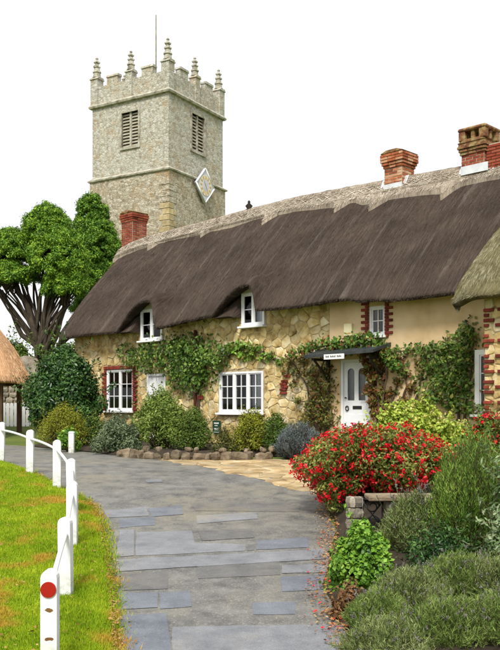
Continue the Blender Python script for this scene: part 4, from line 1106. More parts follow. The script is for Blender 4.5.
# chimneys: coursed brick shells
def stack_obj(mb, name, mat, parent):
    me = mb.mesh(name); rgb = np.random.default_rng(len(mb.v)); at = me.attributes.new('v', 'FLOAT', 'POINT')
    at.data.foreach_set('value', np.repeat(rgb.uniform(0, 1, len(mb.v)//8), 8).astype(np.float32)); return new_obj(name, me, parent, mat, kind='stuff')
def brick_stack(mb, cx, cyv, w, d, z0, z1, rr, bh=0.075, joint=0.018, bl=0.225):
    k = 0; z = z0
    while z < z1-0.02:
        for side in range(4):
            L_ = w if side % 2 == 0 else d; n = max(2, round(L_/bl)); off = 0.5*(k % 2)
            edges = sorted(set([0.0]+[min(1, max(0, (i+off)/n)) for i in range(n+1)]+[1.0]))
            for a, b in zip(edges, edges[1:]):
                if (b-a)*L_ < 0.03: continue
                u0, u1 = -L_/2+a*L_+joint/2, -L_/2+b*L_-joint/2; pr = rr.uniform(0.004, 0.016); dep = 0.06
                if side == 0: mb.box(cx+u0, cx+u1, cyv-d/2-pr, cyv-d/2+dep, z, z+bh-joint)
                elif side == 2: mb.box(cx+u0, cx+u1, cyv+d/2-dep, cyv+d/2+pr, z, z+bh-joint)
                elif side == 1: mb.box(cx+w/2-dep, cx+w/2+pr, cyv+u0, cyv+u1, z+0.001, z+bh-joint-0.001)
                else: mb.box(cx-w/2-pr, cx-w/2+dep, cyv+u0, cyv+u1, z+0.001, z+bh-joint-0.001)
        z += bh; k += 1
def chimney(name, cx, cyv, w, z0, z1, zc, mat, flare, pot=None):
    core = MB(); core.box(cx-w/2, cx+w/2, cyv-w/2, cyv+w/2, z0-0.8, z1)
    ch = core.build(name, MT['chimney_mortar'], cot)
    q = MB(); brick_stack(q, cx, cyv, w, w, z0-0.3, zc, r3); stack_obj(q, 'brickwork', mat, ch)
    q = MB()
    for i in range(3): brick_stack(q, cx, cyv, w+flare*(i+1)/3, w+flare*(i+1)/3, zc+0.075*i, zc+0.075*(i+1), r3)
    brick_stack(q, cx, cyv, w+flare, w+flare, zc+0.225, z1-0.075, r3); stack_obj(q, 'corbelled_top', MT['lichen_brick'] if pot else mat, ch)
    q = MB(); q.box(cx-(w+flare)/2+0.02, cx+(w+flare)/2-0.02, cyv-(w+flare)/2+0.02, cyv+(w+flare)/2-0.02, zc+0.2, z1-0.01); q.prism([(cx-(w+flare)/2, z1-0.01), (cx+(w+flare)/2, z1-0.01), (cx+w*0.3, z1+0.06), (cx-w*0.3, z1+0.06)], 'y', cyv-(w+flare)/2, cyv+(w+flare)/2); q.build('mortar_cap', MT['lichen_brick'], ch)
    return ch
c1 = chimney('chimney', 3.24, RB+0.1, 0.56, 6.95, 7.90, 7.50, MT['brick_orange'], 0.17)
c2 = chimney('chimney', 5.64, RB+0.1, 0.62, 6.85, 7.66, 7.36, MT['brick_dark'], 0.16, pot=True)
c3 = chimney('chimney', -8.98, RB+0.5, 0.66, 6.6, 8.3, 7.95, MT['brick_dark'], 0.12)
# open arched brick cowl on the right-hand chimney
q = MB(); cx, cyv, w = 5.64, RB+0.1, 0.74
for sx in (-1, 0, 1):
    for sy in (-1, 0, 1):
        if sx == 0 and sy == 0: continue
        hw_ = 0.09 if (sx and sy) else 0.05
        q.box(cx+sx*(w/2-0.09)-hw_, cx+sx*(w/2-0.09)+hw_, cyv+sy*(w/2-0.09)-hw_, cyv+sy*(w/2-0.09)+hw_, 7.70, 7.93, 0.015)
q.box(cx-w/2-0.02, cx+w/2+0.02, cyv-w/2-0.02, cyv+w/2+0.02, 7.93, 8.02, 0.03); q.build('chimney_cowl', MT['lichen_brick'], c2)
q = MB(); brick_stack(q, 6.36, RB+0.15, 0.74, 0.6, 6.6, 7.50, r3); stack_obj(q, 'lower_flue', MT['brick_dark'], c2)
q = MB(); q.box(6.02, 6.71, RB-0.12, RB+0.42, 6.0, 7.52); q.build('flue_core', MT['chimney_mortar'], c2)
# lead flashings at the chimney feet
def flashing(cx, w, parent):
    q = MB(); vs_ = []
    n = 14
    for k in range(n+1):
        r_ = cx-w/2-0.16+(w+0.28)*k/n; jag = 0.06*math.sin(k*2.4)
        vs_ += [tuple(cap_pt(r_, 0.02, 0.03)), tuple(cap_pt(r_, 0.24+jag, 0.02))]
    q.add(vs_, [(2*k, 2*k+1, 2*k+3, 2*k+2) for k in range(n)]); q.box(cx-w/2-0.02, cx+w/2+0.02, RB+0.1-w/2-0.035, RB+0.1-w/2-0.017, 6.85, 7.06); q.build('flashing', MT['lead'], parent)
flashing(3.24, 0.56, c1); flashing(5.72, 0.7, c2)

# ------------------------------------------------------------------ neighbouring cottage on the right
nb_ = thing('neighbouring_cottage', 'projecting cottage with low mossy thatch eave and brick quoins at the picture edge', 'cottage', (-0.25, 23.2, 0), R(-45))
NBW = -1.2; NR0 = wr(484.5, NBW)
m = MB(); m.box(NR0, 14, NBW, NBW+0.4, -0.4, 3.35); m.box(NR0, NR0+0.4, NBW+0.4, 0.2, -0.4, 3.35); nwall = m.build('stone_wall', MT['mortar'], nb_)
r4 = random.Random(9)
seeds = []; z = 0.2
while z < 3.3:
    x = NR0-0.1
    while x < NR0+2.4: seeds.append((x+r4.uniform(0.1, .2), z+r4.uniform(0, .12))); x += r4.uniform(0.22, 0.4)
    z += 0.22
for poly in vor_cells(seeds, (NR0, NR0+2.4, 0.0, 3.3)):
    if len(poly) < 3 or area(poly) < 0.01: continue
    V_, F_, c = stone_geo(poly, r4); q = MB(); q.add([(x-c[0], y, z_-c[1]) for x, y, z_ in V_], F_)
    o = q.build('stone', MT['stone'], nwall); o.location = (c[0], NBW, c[1])
for k in range(22):
    z = 0.9+k*0.1
    if k % 9 in (4, 8): continue
    brick(brick_me if k % 2 else half_me, NR0+(0.11 if k % 2 else 0.06), NBW-0.005, z, nwall)
    if k % 3 == 0: brick(brick_me, NR0+0.36+0.05*(k % 2), NBW+0.0, z, nwall)
# its thatch
EB2 = NBW-0.45; NRL = 7.49
vs_, uv_, fs_ = [], [], []
nu2, nt2 = 90, 40
def nroof(u, t_):
    r0 = NRL+0.10*smoothstep((0.12-t_)/0.12)
    r_ = r0+(14-r0)*u; b = EB2+t_*3.6
    z = 3.26+3.0*t_+0.10*math.sin(math.pi*min(1, t_*1.4))-0.10*math.exp(-((r_-r0)/0.2)**2)+0.03*mnoise.noise((r_*1.5, b*1.5, 8))
    return r_, b, z
for i in range(nu2+1):
    u = (i/nu2)**1.6
    for j in range(nt2+1): p = nroof(u, 1-j/nt2); vs_.append(p); uv_.append((p[0], 4.7*j/nt2))
    p = nroof(u, 0)
    for db, dz in ((0.02, -0.04), (0.08, -0.07), (0.25, -0.06), (0.6, 0.08), (1.0, 0.35)): vs_.append((p[0]+0.03, p[1]+db, p[2]+dz)); uv_.append((p[0], 4.8-dz))
np2 = nt2+6
fs_ = [(i*np2+j, i*np2+j+1, (i+1)*np2+j+1, (i+1)*np2+j) for i in range(nu2) for j in range(np2-1)]
k0 = len(vs_)
for j in range(nt2+1): x, y, z = vs_[j]; vs_.append((x+0.10, y+0.08, z-0.22)); uv_.append((x+0.1, j*0.1))
fs_ += [(j, k0+j, k0+j+1, j+1) for j in range(nt2)]
me = bpy.data.meshes.new('thatched_roof'); me.from_pydata(vs_, [], fs_)
uvl = me.uv_layers.new(name='UVMap'); li = np.zeros(len(me.loops), np.int32); me.loops.foreach_get('vertex_index', li)
uvl.data.foreach_set('uv', np.array(uv_, np.float32)[li].ravel()); me.polygons.foreach_set('use_smooth', [True]*len(fs_)); me.update()
nrf = new_obj('thatched_roof', me, nb_, MT['thatch_green'])
V_, D_ = [], []
for k in range(12000):
    u, t_ = rg.uniform(0, 1)**1.5*0.5, rg.uniform(0.0, 0.95); a = np.array(nroof(u, t_)); c_ = np.array(nroof(min(1, u+rg.normal()*0.002), max(0, t_-0.05)))
    if t_ < 0.05: c_ = a+np.array([0, -0.10, -0.08]); a = a-np.array([0, -0.05, 0.02])
    V_.append(a+np.array([0, 0, 0.004])); D_.append(unit(c_-a)+np.array([rg.normal()*0.03, 0, 0.02]))
new_obj('straw', np_mesh('straw', *strands(np.array(V_), np.array(D_), 0.16, 0.007, 12, 0.05, 0.5)), nrf, MT['straw_green'], kind='stuff')

# ------------------------------------------------------------------ signs and small fixtures on the front
def wall_thing(name, label, cat, px, py):
    r_ = wr(px); p = L2W(r_, 0, wz(py, r_)); return thing(name, label, cat, p, R(-45))
s = wall_thing('wall_sign', 'small dark green sign with white lettering on the stone wall', 'sign', 218.5, 427)
q = MB(); q.box(-0.16, 0.16, -0.085, -0.06, -0.18, 0.18, 0.004); q.build('board', MT['sign_green'], s)
for (x0, x1, z0, z1) in ((-0.09, 0.10, 0.09, 0.13), (-0.06, 0.05, 0.03, 0.055), (-0.09, 0.09, -0.055, -0.03), (-0.06, 0.09, -0.085, -0.065), (-0.12, 0.12, -0.15, -0.135)):
    x = x0
    k = 0
    while x < x1-0.01:
        w_ = 0.014+0.01*r4.random(); q = MB(); q.box(x, min(x1, x+w_), -0.088, -0.0855, z0, z1-(0.01 if k % 3 == 1 else 0)); q.build('letter_stroke', MT['white'], s); x += w_+0.008; k += 1
s = wall_thing('wall_plaque', 'little brick-red plaque on the wall beside the ivy trunk', 'plaque', 202, 397)
q = MB(); q.box(-0.10, 0.10, -0.08, -0.055, -0.07, 0.07, 0.006); q.build('board', MT['sign_red'], s)
q = MB(); q.box(-0.09, 0.09, -0.086, -0.081, 0.045, 0.058); q.build('raised_border', MT['gold'], s)
s = wall_thing('alarm_box', 'cream alarm box on the wall above the porch', 'alarm box', 350, 330)
q = MB(); q.box(-0.12, 0.12, -0.10, -0.031, -0.15, 0.15, 0.012); q.build('casing', MT['cream_box'], s)
q = MB(); q.box(-0.10, 0.10, -0.104, -0.101, -0.10, -0.07); q.build('name_strip', MT['gold'], s)
p = L2W(wr(334, -0.76), -0.76, 2.30)
s = thing('name_plate', 'narrow white name plate with dark lettering under the porch canopy', 'sign', p, R(-45))
q = MB(); q.box(-0.30, 0.30, -0.012, 0.012, -0.075, 0.045); q.build('board', MT['white'], s)
x = -0.24; k = 0
while x < 0.22:
    if k % 6 != 3:
        q = MB(); q.box(x, x+0.022, -0.0155, -0.0125, -0.03, 0.012-(0.012 if k % 2 else 0)); q.build('letter_stroke', MT['black'], s)
    x += 0.034; k += 1

# ------------------------------------------------------------------ plants
def clump_points(n, lumps, seed, shell=0.55, up=0.5, jit=0.6, rough=0.10):
    """points and normals spread through a set of lumps (cx,cy,cz,rx,ry,rz)"""
    rg = np.random.default_rng(seed); L_ = np.array(lumps, float)
    area_ = (L_[:, 3]*L_[:, 4]+L_[:, 3]*L_[:, 5]+L_[:, 4]*L_[:, 5]); idx = rg.choice(len(L_), n, p=area_/area_.sum())
    d = unit(rg.normal(size=(n, 3))); rad = (shell+(1-shell)*rg.uniform(0, 1, n)**0.6)[:, None]*(1+rough*rg.normal(size=(n, 1)))
    P = L_[idx, :3]+d*rad*L_[idx, 3:6]; N = unit(d/L_[idx, 3:6]*L_[idx, 3:6].mean(1, keepdims=True)+np.array([0, 0, up])+jit*rg.normal(size=(n, 3)))
    return P, N
def dome_lumps(rx, ry, h, n, seed, lr=0.36, low=0.1):
    rr = random.Random(seed); out = [(0, 0, h*0.45, rx*0.62, ry*0.62, h*0.45)]
    for k in range(n):
        an = 2*math.pi*(k*0.618+rr.uniform(-.08, .08)); f = low+(1-low)*(k+0.5)/n; el = f*math.pi/2
        q = 0.80+rr.uniform(-0.20, 0.16); l = lr*rr.uniform(0.6, 1.3); m_ = min(rx, ry, h)
        out.append((rx*q*math.cos(el)*math.cos(an), ry*q*math.cos(el)*math.sin(an), max(l*m_*0.8, h*(0.12+(0.66+rr.uniform(-.12, .08))*math.sin(el))), l*rx, l*ry, l*min(h, (rx+ry)*0.7)))
    return out
def bush(name, label, cat, px0, px1, py_top, py_base, depth, mat, leaf=(0.07, 0.035), n=6000, lumps=22, ry=0.85, seed=1, group=None, lr=0.36, up=0.5, shell=0.55, droop=0.25, zbase=None, sprigs=45, sprig_len=0.8):
    x = ((px0+px1)/2-250)/FPX*depth; rx = (px1-px0)/2/FPX*depth*1.04
    zb = zbase if zbase is not None else min(g(x, depth)+0.02, CZ-(py_base-405)/FPX*depth); ztop = CZ-(py_top-405)/FPX*depth; h = ztop-zb
    t_ = thing(name, label, cat, (x, depth, zb), 0, group)
    lm = dome_lumps(rx, rx*ry, h, lumps, seed, lr)
    P, N = clump_points(n, lm, seed, shell, up); k = P[:, 2] > 0.02; P, N = P[k], N[k]
    st = MB(); rr = random.Random(seed); rgs = np.random.default_rng(seed+77); SP, SN = [], []
    for k in range(sprigs):          # shoots that break the outline
        l = lm[1+rr.randrange(len(lm)-1)]; d_ = np.array([l[0]/rx, l[1]/rx, l[2]/h*0.9])+rgs.normal(size=3)*0.45; d_ = unit(d_); p0 = np.array(l[:3])+d_*np.array(l[3:6])*0.8
        if p0[2] < 0.05: continue
        Ls = h*rr.uniform(0.12, 0.30)*sprig_len; p1 = p0+d_*Ls+np.array([0, 0, 0.25*Ls]); st.tube([p0, p1], [0.006, 0.002], 3, cap=False)
        for f_ in np.linspace(0.05, 1, int(3+Ls/leaf[0]*3.0)): SP.append(p0+(p1-p0)*f_+rgs.normal(size=3)*leaf[0]*0.28); SN.append(unit(d_+rgs.normal(size=3)*0.8))
    if SP: P = np.concatenate([P, np.array(SP)]); N = np.concatenate([N, np.array(SN)])
    Vv, Fc, A = leaves_arrays(P, N, leaf[0], leaf[1], seed+1, droop)
    new_obj('foliage', np_mesh('foliage', Vv, Fc, A), t_, mat)
    for l in lm[1:]:
        b0 = Vector((l[0]*0.12, l[1]*0.12, -0.05)); e_ = Vector((l[0], l[1], l[2])); mid = b0.lerp(e_, 0.5)+Vector((rr.uniform(-.05, .05), rr.uniform(-.05, .05), 0.06*h))
        st.tube([b0, mid, e_], [0.022, 0.015, 0.006], 5)
    st.build('branches', MT['twig'], t_, kind='stuff')
    return t_, lm, (rx, rx*ry, h)

# beds before the cottage
bush('laurel_bush', 'tall dark glossy evergreen bush at the far end of the cottage', 'bush', 24, 104, 343, 436, 25.2, MT['laurel'], (0.12, 0.055), 26000, 46, 0.8, 31, lr=0.30)
bush('golden_shrub', 'low yellow-green dome shrub behind the small white bollard', 'shrub', 35, 92, 407, 447, 21.8, MT['gold_shrub'], (0.05, 0.018), 13000, 34, 0.7, 32, lr=0.28, up=0.8)
bush('broadleaf_plant', 'small bright broad-leaved plant beside the white bollard', 'plant', 58, 78, 430, 449, 20.9, MT['geranium'], (0.10, 0.06), 500, 8, 0.8, 33)
bush('olive_shrub', 'olive shrub between the golden dome and the brick-edged window', 'shrub', 78, 108, 417, 449, 22.4, MT['mid_shrub'], (0.06, 0.028), 6500, 20, 0.9, 34)
bush('feathery_shrub', 'grey-green arching shrub under the brick-edged window', 'shrub', 95, 138, 414, 457, 20.0, MT['grey_shrub'], (0.075, 0.024), 12000, 26, 0.8, 35, lr=0.30)
bush('light_shrub', 'big light green rounded shrub hiding the plank door', 'shrub', 132, 190, 389, 452, 20.4, MT['light_shrub'], (0.065, 0.03), 19000, 40, 0.75, 36, lr=0.27)
bush('fine_shrub', 'fine-leaved green shrub between the light shrub and the green sign', 'shrub', 176, 213, 409, 452, 20.0, MT['mid_shrub'], (0.055, 0.018), 13000, 28, 0.8, 37, up=0.9)
bush('weedy_plant', 'sparse weedy plant just under the green sign', 'plant', 210, 238, 430, 458, 19.3, MT['creeper'], (0.06, 0.025), 1100, 10, 0.8, 38)
bush('hebe_shrub', 'rounded yellow-green shrub under the three-light window', 'shrub', 231, 274, 413, 454, 19.6, MT['gold_shrub'], (0.05, 0.022), 14000, 30, 0.8, 39, up=0.8)
bush('small_hebe', 'smaller olive-green shrub between the hebe and the blue lavender', 'shrub', 262, 292, 414, 455, 19.2, MT['mid_shrub'], (0.05, 0.022), 8500, 24, 0.8, 40, up=0.8)

def stalk_plant(name, label, cat, x, y, zb, rx, ry, h, n_stems, mat, per=55, leaf=(0.03, 0.005), seed=1, spread=0.6, bend=0.25, flower=None, group=None, droopy=0.0, fine=1.0):
    """many upright stems clothed in narrow leaves (rosemary, lavender)"""
    t_ = thing(name, label, cat, (x, y, zb), 0, group); rg = np.random.default_rng(seed)
    B_, D_ = [], []; st = MB(); tips = []
    for k in range(n_stems):
        a = rg.uniform(0, 2*math.pi); q = math.sqrt(rg.uniform(0, 1)); bx, by = rx*0.55*q*math.cos(a), ry*0.55*q*math.sin(a)
        ex, ey = rx*(q*1.0+0.12*rg.normal())*math.cos(a+0.1*rg.normal()), ry*(q*1.0+0.12*rg.normal())*math.sin(a)
        hz = h*math.sqrt(max(0.06, 1-0.80*min(1, (ex/rx)**2+(ey/ry)**2)))*rg.uniform(0.72, 1.03)
        p0 = np.array([bx, by, 0.0]); p2 = np.array([ex, ey, hz-droopy*q*h*0.3]); p1 = (p0+p2)/2+np.array([ex-bx, ey-by, 0])*0.18+rg.normal(size=3)*bend*0.08
        u = np.linspace(0.12, 1, per)[:, None]+rg.uniform(-.012, .012, (per, 1))
        pos = (1-u)**2*p0+2*u*(1-u)*p1+u*u*p2; tan = unit(2*(1-u)*(p1-p0)+2*u*(p2-p1))
        side = unit(np.cross(tan, rg.normal(size=(per, 3)))); B_.append(pos); D_.append(tan*(1.0-spread*0.4)+side*spread)
        if k % 2 == 0: st.tube([p0, p1*0.5+(p0+p2)*0.25, p2*0.97+p0*0.03], [0.006*fine, 0.005*fine, 0.002*fine], 4, cap=False)
        tips.append((p2, unit(p2-p1)))
    B_ = np.concatenate(B_); D_ = np.concatenate(D_); ok = B_[:, 2] > 0
    new_obj('foliage', np_mesh('foliage', *strands(B_[ok], D_[ok], leaf[0], leaf[1], seed+3, 0.2, 0.35)), t_, mat)
    st.build('stems', MT['twig'], t_)
    if flower:
        fm, frac, ln = flower; FB, FD = [], []; s2 = MB()
        for p2, d in tips:
            if rg.uniform() > frac: continue
            d2 = unit(d+np.array([rg.normal()*0.25, rg.normal()*0.25, 0.5])); L_ = ln*rg.uniform(0.6, 1.2); e_ = p2+d2*L_
            s2.tube([p2, e_], 0.0028*fine, 3, cap=False)
            for k in range(14):
                f_ = 0.68+0.32*k/14; FB.append(p2+(e_-p2)*f_); FD.append(d2*0.6+rg.normal(size=3)*0.5)
        if FB:
            s2.build('flower_stalks', MT['lavender'], t_, kind='stuff'); 
            new_obj('flower_spikes', np_mesh('flower_spikes', *strands(np.array(FB), np.array(FD), 0.02*fine, 0.009*fine, seed+5, 0.1, 0.4)), t_, fm, kind='stuff')
    return t_
def at_ground(px, depth): x = (px-250)/FPX*depth; return x, depth, g(x, depth)
x, y, z = at_ground(299, 18.2)
stalk_plant('blue_lavender', 'blue-grey lavender mound at the end of the bed near the porch', 'lavender', x, y, z, 0.52, 0.48, 0.80, 520, MT['lavender_blue'], 34, (0.06, 0.010), 51, 0.7, 0.3, fine=1.6)

# low stone edging along the bed
edge_pts = [gp(*p) for p in ((118, 456), (130, 457.5), (160, 459.5), (200, 460.2), (240, 460), (272, 459.5))]
edg = thing('stone_edging', 'low edging of rough brown stones along the flower bed', 'stone edging', edge_pts[0])
def rock(mb, c, sx, sy, sz, rr, sub=10):
    prof = []; vs_, fs_ = [], []; ns, nr_ = 7, 5; ph = rr.uniform(0, 9)
    for i in range(nr_):
        v = (i/(nr_-1)-0.5)*math.pi
        for k in range(ns):
            a = 2*math.pi*k/ns; cxv = math.copysign(abs(math.cos(v))**0.5, 1)
            x_, y_, z_ = cxv*math.copysign(abs(math.cos(a))**0.7, math.cos(a)), cxv*math.copysign(abs(math.sin(a))**0.7, math.sin(a)), math.copysign(abs(math.sin(v))**0.7, math.sin(v))
            q_ = 1+0.22*mnoise.noise((x_*1.6+ph, y_*1.6, z_*1.6)); vs_.append((c[0]+sx*x_*q_, c[1]+sy*y_*q_, c[2]+sz*z_*q_))
    for i in range(nr_-1):
        for k in range(ns): fs_.append((i*ns+k, i*ns+(k+1) % ns, (i+1)*ns+(k+1) % ns, (i+1)*ns+k))
    mb.add(vs_, fs_)
r5 = random.Random(4)
for course in (0, 1):
    for a, b in zip(edge_pts, edge_pts[1:]):
        L_ = (b-a).length; t_ = r5.uniform(0, 0.1)
        while t_ < L_-0.05:
            w_ = r5.choice((0.14, 0.2, 0.28, 0.38))*r5.uniform(0.8, 1.2)*(0.6 if course else 1); p = a.lerp(b, min(1, (t_+w_/2)/L_))-edge_pts[0]
            if course and r5.random() < 0.8: t_ += w_; continue
            q = MB(); rock(q, (0, 0, 0), w_/2, r5.uniform(0.10, 0.15), r5.uniform(0.09, 0.13)*(0.5 if course else 1), r5)
            o = q.build('stone', MT['edge_stone'], edg); o.location = (p.x, p.y+0.05*course+r5.uniform(-.04, .04), 0.05+0.14*course+r5.uniform(-.02, .03)); o.rotation_euler = (r5.uniform(-.2, .2), r5.uniform(-.2, .2), r5.uniform(-.4, .4)); t_ += w_+0.01

# climbers on the front
def climber(name, label, blobs, mat, leaf, n, seed, stems, dep=0.22, mat2=None, frac2=0.0, density_pow=1.0, cat='climbing plant', bfront=0.0):
    r0_ = wr(stems[0][0][0]); base = L2W(r0_, -0.12, 0.02); t_ = thing(name, label, cat, base)
    rg = np.random.default_rng(seed); ar = np.array([b[2]**2 for b in blobs], float); idx = rg.choice(len(blobs), n, p=ar/ar.sum())
    bl = np.array([b[:3] for b in blobs], float)[idx]
    a = rg.uniform(0, 2*math.pi, n); q = np.sqrt(rg.uniform(0, 1, n))*1.2*(1+0.38*rg.normal(size=n)); px = bl[:, 0]+bl[:, 2]*q*np.cos(a); py = bl[:, 1]+bl[:, 2]*q*np.sin(a)
    thick = dep*np.sqrt(np.clip(1-q**2*0.7, 0.03, 1))
    bb = -0.04-bfront-thick*rg.uniform(0, 1, n)
    P = []
    for i in range(n):
        r_ = wr(px[i], 0); P.append(L2W(r_, bb[i], wz(py[i], r_))-base)
    P = np.array([tuple(p) for p in P]); ok = P[:, 2] > 0.0; P = P[ok]
    N = unit(np.array([-S2, -S2, 0.45])+0.75*rg.normal(size=P.shape))
    sel = rg.uniform(0, 1, len(P)) < frac2
    Vv, Fc, A = leaves_arrays(P[~sel], N[~sel], leaf[0], leaf[1], seed+1, 0.6, 0.2, 0.45); new_obj('foliage', np_mesh('foliage', Vv, Fc, A), t_, mat)
    if mat2 is not None and sel.sum() > 3:
        Vv, Fc, A = leaves_arrays(P[sel], N[sel], leaf[0], leaf[1], seed+2, 0.6, 0.2, 0.45); new_obj('turning_leaves', np_mesh('turning_leaves', Vv, Fc, A), t_, mat2)
    st = MB()
    for path in stems:
        pts = []
        for k in range(len(path)):
            r_ = wr(path[k][0]); pts.append(L2W(r_, -0.06-bfront-0.02*(k % 2), max(-0.02, wz(path[k][1], r_)))-base)
        sm = []
        for i_ in range(len(pts)-1):
            for f_ in (0, 0.33, 0.66): 
                w_ = pts[i_].lerp(pts[i_+1], f_); sm.append(w_+Vector((mnoise.noise(w_*3), 0, mnoise.noise(w_*3+Vector((5, 5, 5)))))*0.05)
        sm.append(pts[-1]); st.tube(sm, [0.035*(1-0.7*i_/len(sm)) for i_ in range(len(sm))], 5)
    st.build('stems', MT['twig'], t_)
    return t_
climber('wall_ivy', 'thick dark green climber between the two ground-floor windows', [(128, 352, 7), (142, 356, 10), (136, 364, 7), (155, 352, 11), (165, 362, 11), (176, 350, 12), (188, 346, 12), (200, 350, 13), (212, 356, 12), (190, 362, 15), (203, 370, 14), (185, 376, 10), (196, 384, 10), (205, 381, 8), (226, 352, 8), (150, 368, 6), (176, 384, 5), (222, 362, 7)], MT['ivy'], (0.11, 0.065), 3300, 61,
        [[(200, 446), (199, 420), (201, 396), (196, 370), (180, 354), (150, 354), (130, 352)], [(200, 446), (198, 415), (200, 380), (210, 360), (225, 352), (245, 350)]], 0.34)
climber('pale_vine', 'thin leafy vine reaching over the three-light window', [(236, 349, 6), (246, 347, 6), (255, 352, 5), (264, 358, 4), (244, 356, 4), (274, 356, 3), (282, 362, 3), (262, 348, 3)], MT['geranium'], (0.12, 0.065), 520, 62,
        [[(228, 356), (240, 350), (256, 350), (270, 357), (284, 362)]], 0.16, MT['creeper'], 0.35)
climber('autumn_creeper', 'straggly autumn creeper on the stonework left of the porch', [(292, 362, 5), (300, 372, 5), (298, 385, 4), (306, 360, 4), (312, 372, 6), (318, 384, 7), (322, 396, 8), (318, 408, 9), (324, 418, 9), (310, 420, 7), (329, 372, 6), (332, 386, 5), (330, 402, 6), (332, 420, 6), (300, 400, 3), (288, 372, 3)], MT['creeper'], (0.10, 0.05), 1700, 63,
        [[(322, 440), (320, 420), (324, 400), (318, 380), (326, 362), (318, 350)], [(322, 440), (314, 410), (308, 385), (298, 366), (288, 356)], [(326, 440), (331, 400), (330, 370)]], 0.26, MT['creeper_red'], 0.2)
climber('porch_vine', 'dark vine trailing over the porch canopy below the small window', [(300, 354, 4), (310, 350, 4), (320, 347, 5), (332, 344, 5), (344, 345, 5), (356, 344, 6), (366, 341, 6), (376, 340, 6), (386, 346, 5), (392, 354, 5), (398, 362, 5), (404, 368, 5), (352, 350, 5), (340, 350, 4), (368, 348, 6), (378, 350, 5)], MT['ivy'], (0.11, 0.06), 1700, 64,
        [[(385, 440), (384, 400), (380, 360), (360, 346), (330, 346), (300, 354)], [(385, 440), (388, 400), (392, 372), (384, 350), (372, 342)]], 0.30, MT['creeper_red'], 0.18, bfront=0.12)
climber('russet_creeper', 'russet creeper hanging beside the white front door', [(372, 356, 5), (376, 366, 6), (378, 378, 6), (376, 390, 6), (380, 402, 6), (384, 412, 6), (372, 372, 4), (384, 362, 5), (370, 362, 3), (386, 392, 4)], MT['creeper_red'], (0.10, 0.055), 1350, 65,
        [[(382, 442), (380, 410), (376, 385), (378, 362), (370, 352)], [(386, 442), (386, 400), (384, 365)]], 0.30, MT['creeper'], 0.4, bfront=0.05)
climber('corner_ivy', 'broad dark ivy on the rendered wall beside the neighbouring cottage', [(398, 352, 3), (408, 351, 5), (418, 350, 5), (428, 350, 6), (438, 348, 6), (448, 347, 7), (458, 344, 7), (466, 336, 7), (471, 328, 7), (474, 338, 7), (468, 348, 9), (467, 362, 9), (456, 360, 12), (440, 364, 12), (428, 366, 8), (460, 376, 13), (446, 382, 12), (468, 384, 8), (456, 396, 12), (466, 404, 10), (440, 400, 10), (428, 392, 7), (420, 378, 4), (478, 410, 7)], MT['ivy'], (0.095, 0.055), 2700, 66,
        [[(462, 450), (460, 410), (456, 380), (448, 355), (420, 350), (398, 352)], [(462, 450), (468, 400), (474, 360), (474, 330)]], 0.30, MT['creeper'], 0.28)
climber('wispy_creeper', 'wispy half-bare creeper on the render between porch and ivy', [(402, 362, 4), (408, 374, 4), (400, 382, 4), (394, 392, 4), (412, 388, 4), (408, 400, 5), (400, 408, 6), (414, 410, 6), (424, 404, 4), (420, 362, 3), (388, 400, 4)], MT['creeper'], (0.09, 0.045), 750, 67,
        [[(404, 446), (402, 410), (408, 385), (404, 362), (412, 350)], [(404, 446), (395, 400), (400, 380)], [(408, 446), (418, 400), (424, 372)]], 0.14, MT['creeper_red'], 0.45)

# garden in front of the right half: yellow shrub, red flowers, fuchsia
def flower_heads(lm, n, seed, size, mat, parent, name, up=0.2, only_top=True, petals=5, hang=0.0):
    """small many-petalled flowers on the outside of the lumps"""
    P, N = clump_points(n*3, lm, seed, 0.98, up, 0.25)
    rg = np.random.default_rng(seed); c = np.array(lm)[:, :3].mean(0)
    outw = ((P-c)*N).sum(1) > 0; low = P[:, 2] > 0.05
    P, N = P[outw & low][:n], N[outw & low][:n]; Vs, Ns = [], []
    for i in range(len(P)):
        for k in range(petals):
            Vs.append(P[i]+N[i]*size*0.5+rg.normal(size=3)*size*0.42-np.array([0, 0, hang])); Ns.append(N[i]+0.9*rg.normal(size=3))
    Vv, Fc, A = leaves_arrays(np.array(Vs), unit(np.array(Ns)), size, size*0.62, seed+9, 0.5, 0.35, 0.3)
    return new_obj(name, np_mesh(name, Vv, Fc, A), parent, mat, kind='stuff')
t_, lm, _ = bush('hydrangea_bush', 'lime-green bush with pale yellow heads in front of the porch', 'bush', 354, 478, 407, 470, 14.6, MT['hydrangea'], (0.08, 0.05), 15000, 46, 0.6, 71, lr=0.28, zbase=-0.15)
flower_heads([l for l in lm if l[0] > -0.25], 520, 72, 0.05, MT['yellow'], t_, 'flower_heads')
t_, lm, _ = bush('red_flower_plant', 'low plant with red flowers below the brick quoins', 'plant', 462, 512, 411, 470, 13.6, MT['mid_shrub'], (0.06, 0.03), 2600, 18, 0.6, 73, zbase=-0.1)
flower_heads(lm, 170, 74, 0.05, MT['fuchsia_red'], t_, 'flower_heads')
t_, lm, _ = bush('door_flowers', 'small plant with pink and white blooms before the front door', 'plant', 340, 366, 425, 470, 15.2, MT['mid_shrub'], (0.05, 0.025), 900, 8, 0.8, 75, zbase=-0.1)
flower_heads(lm, 60, 76, 0.05, MT['pink'], t_, 'flower_heads')

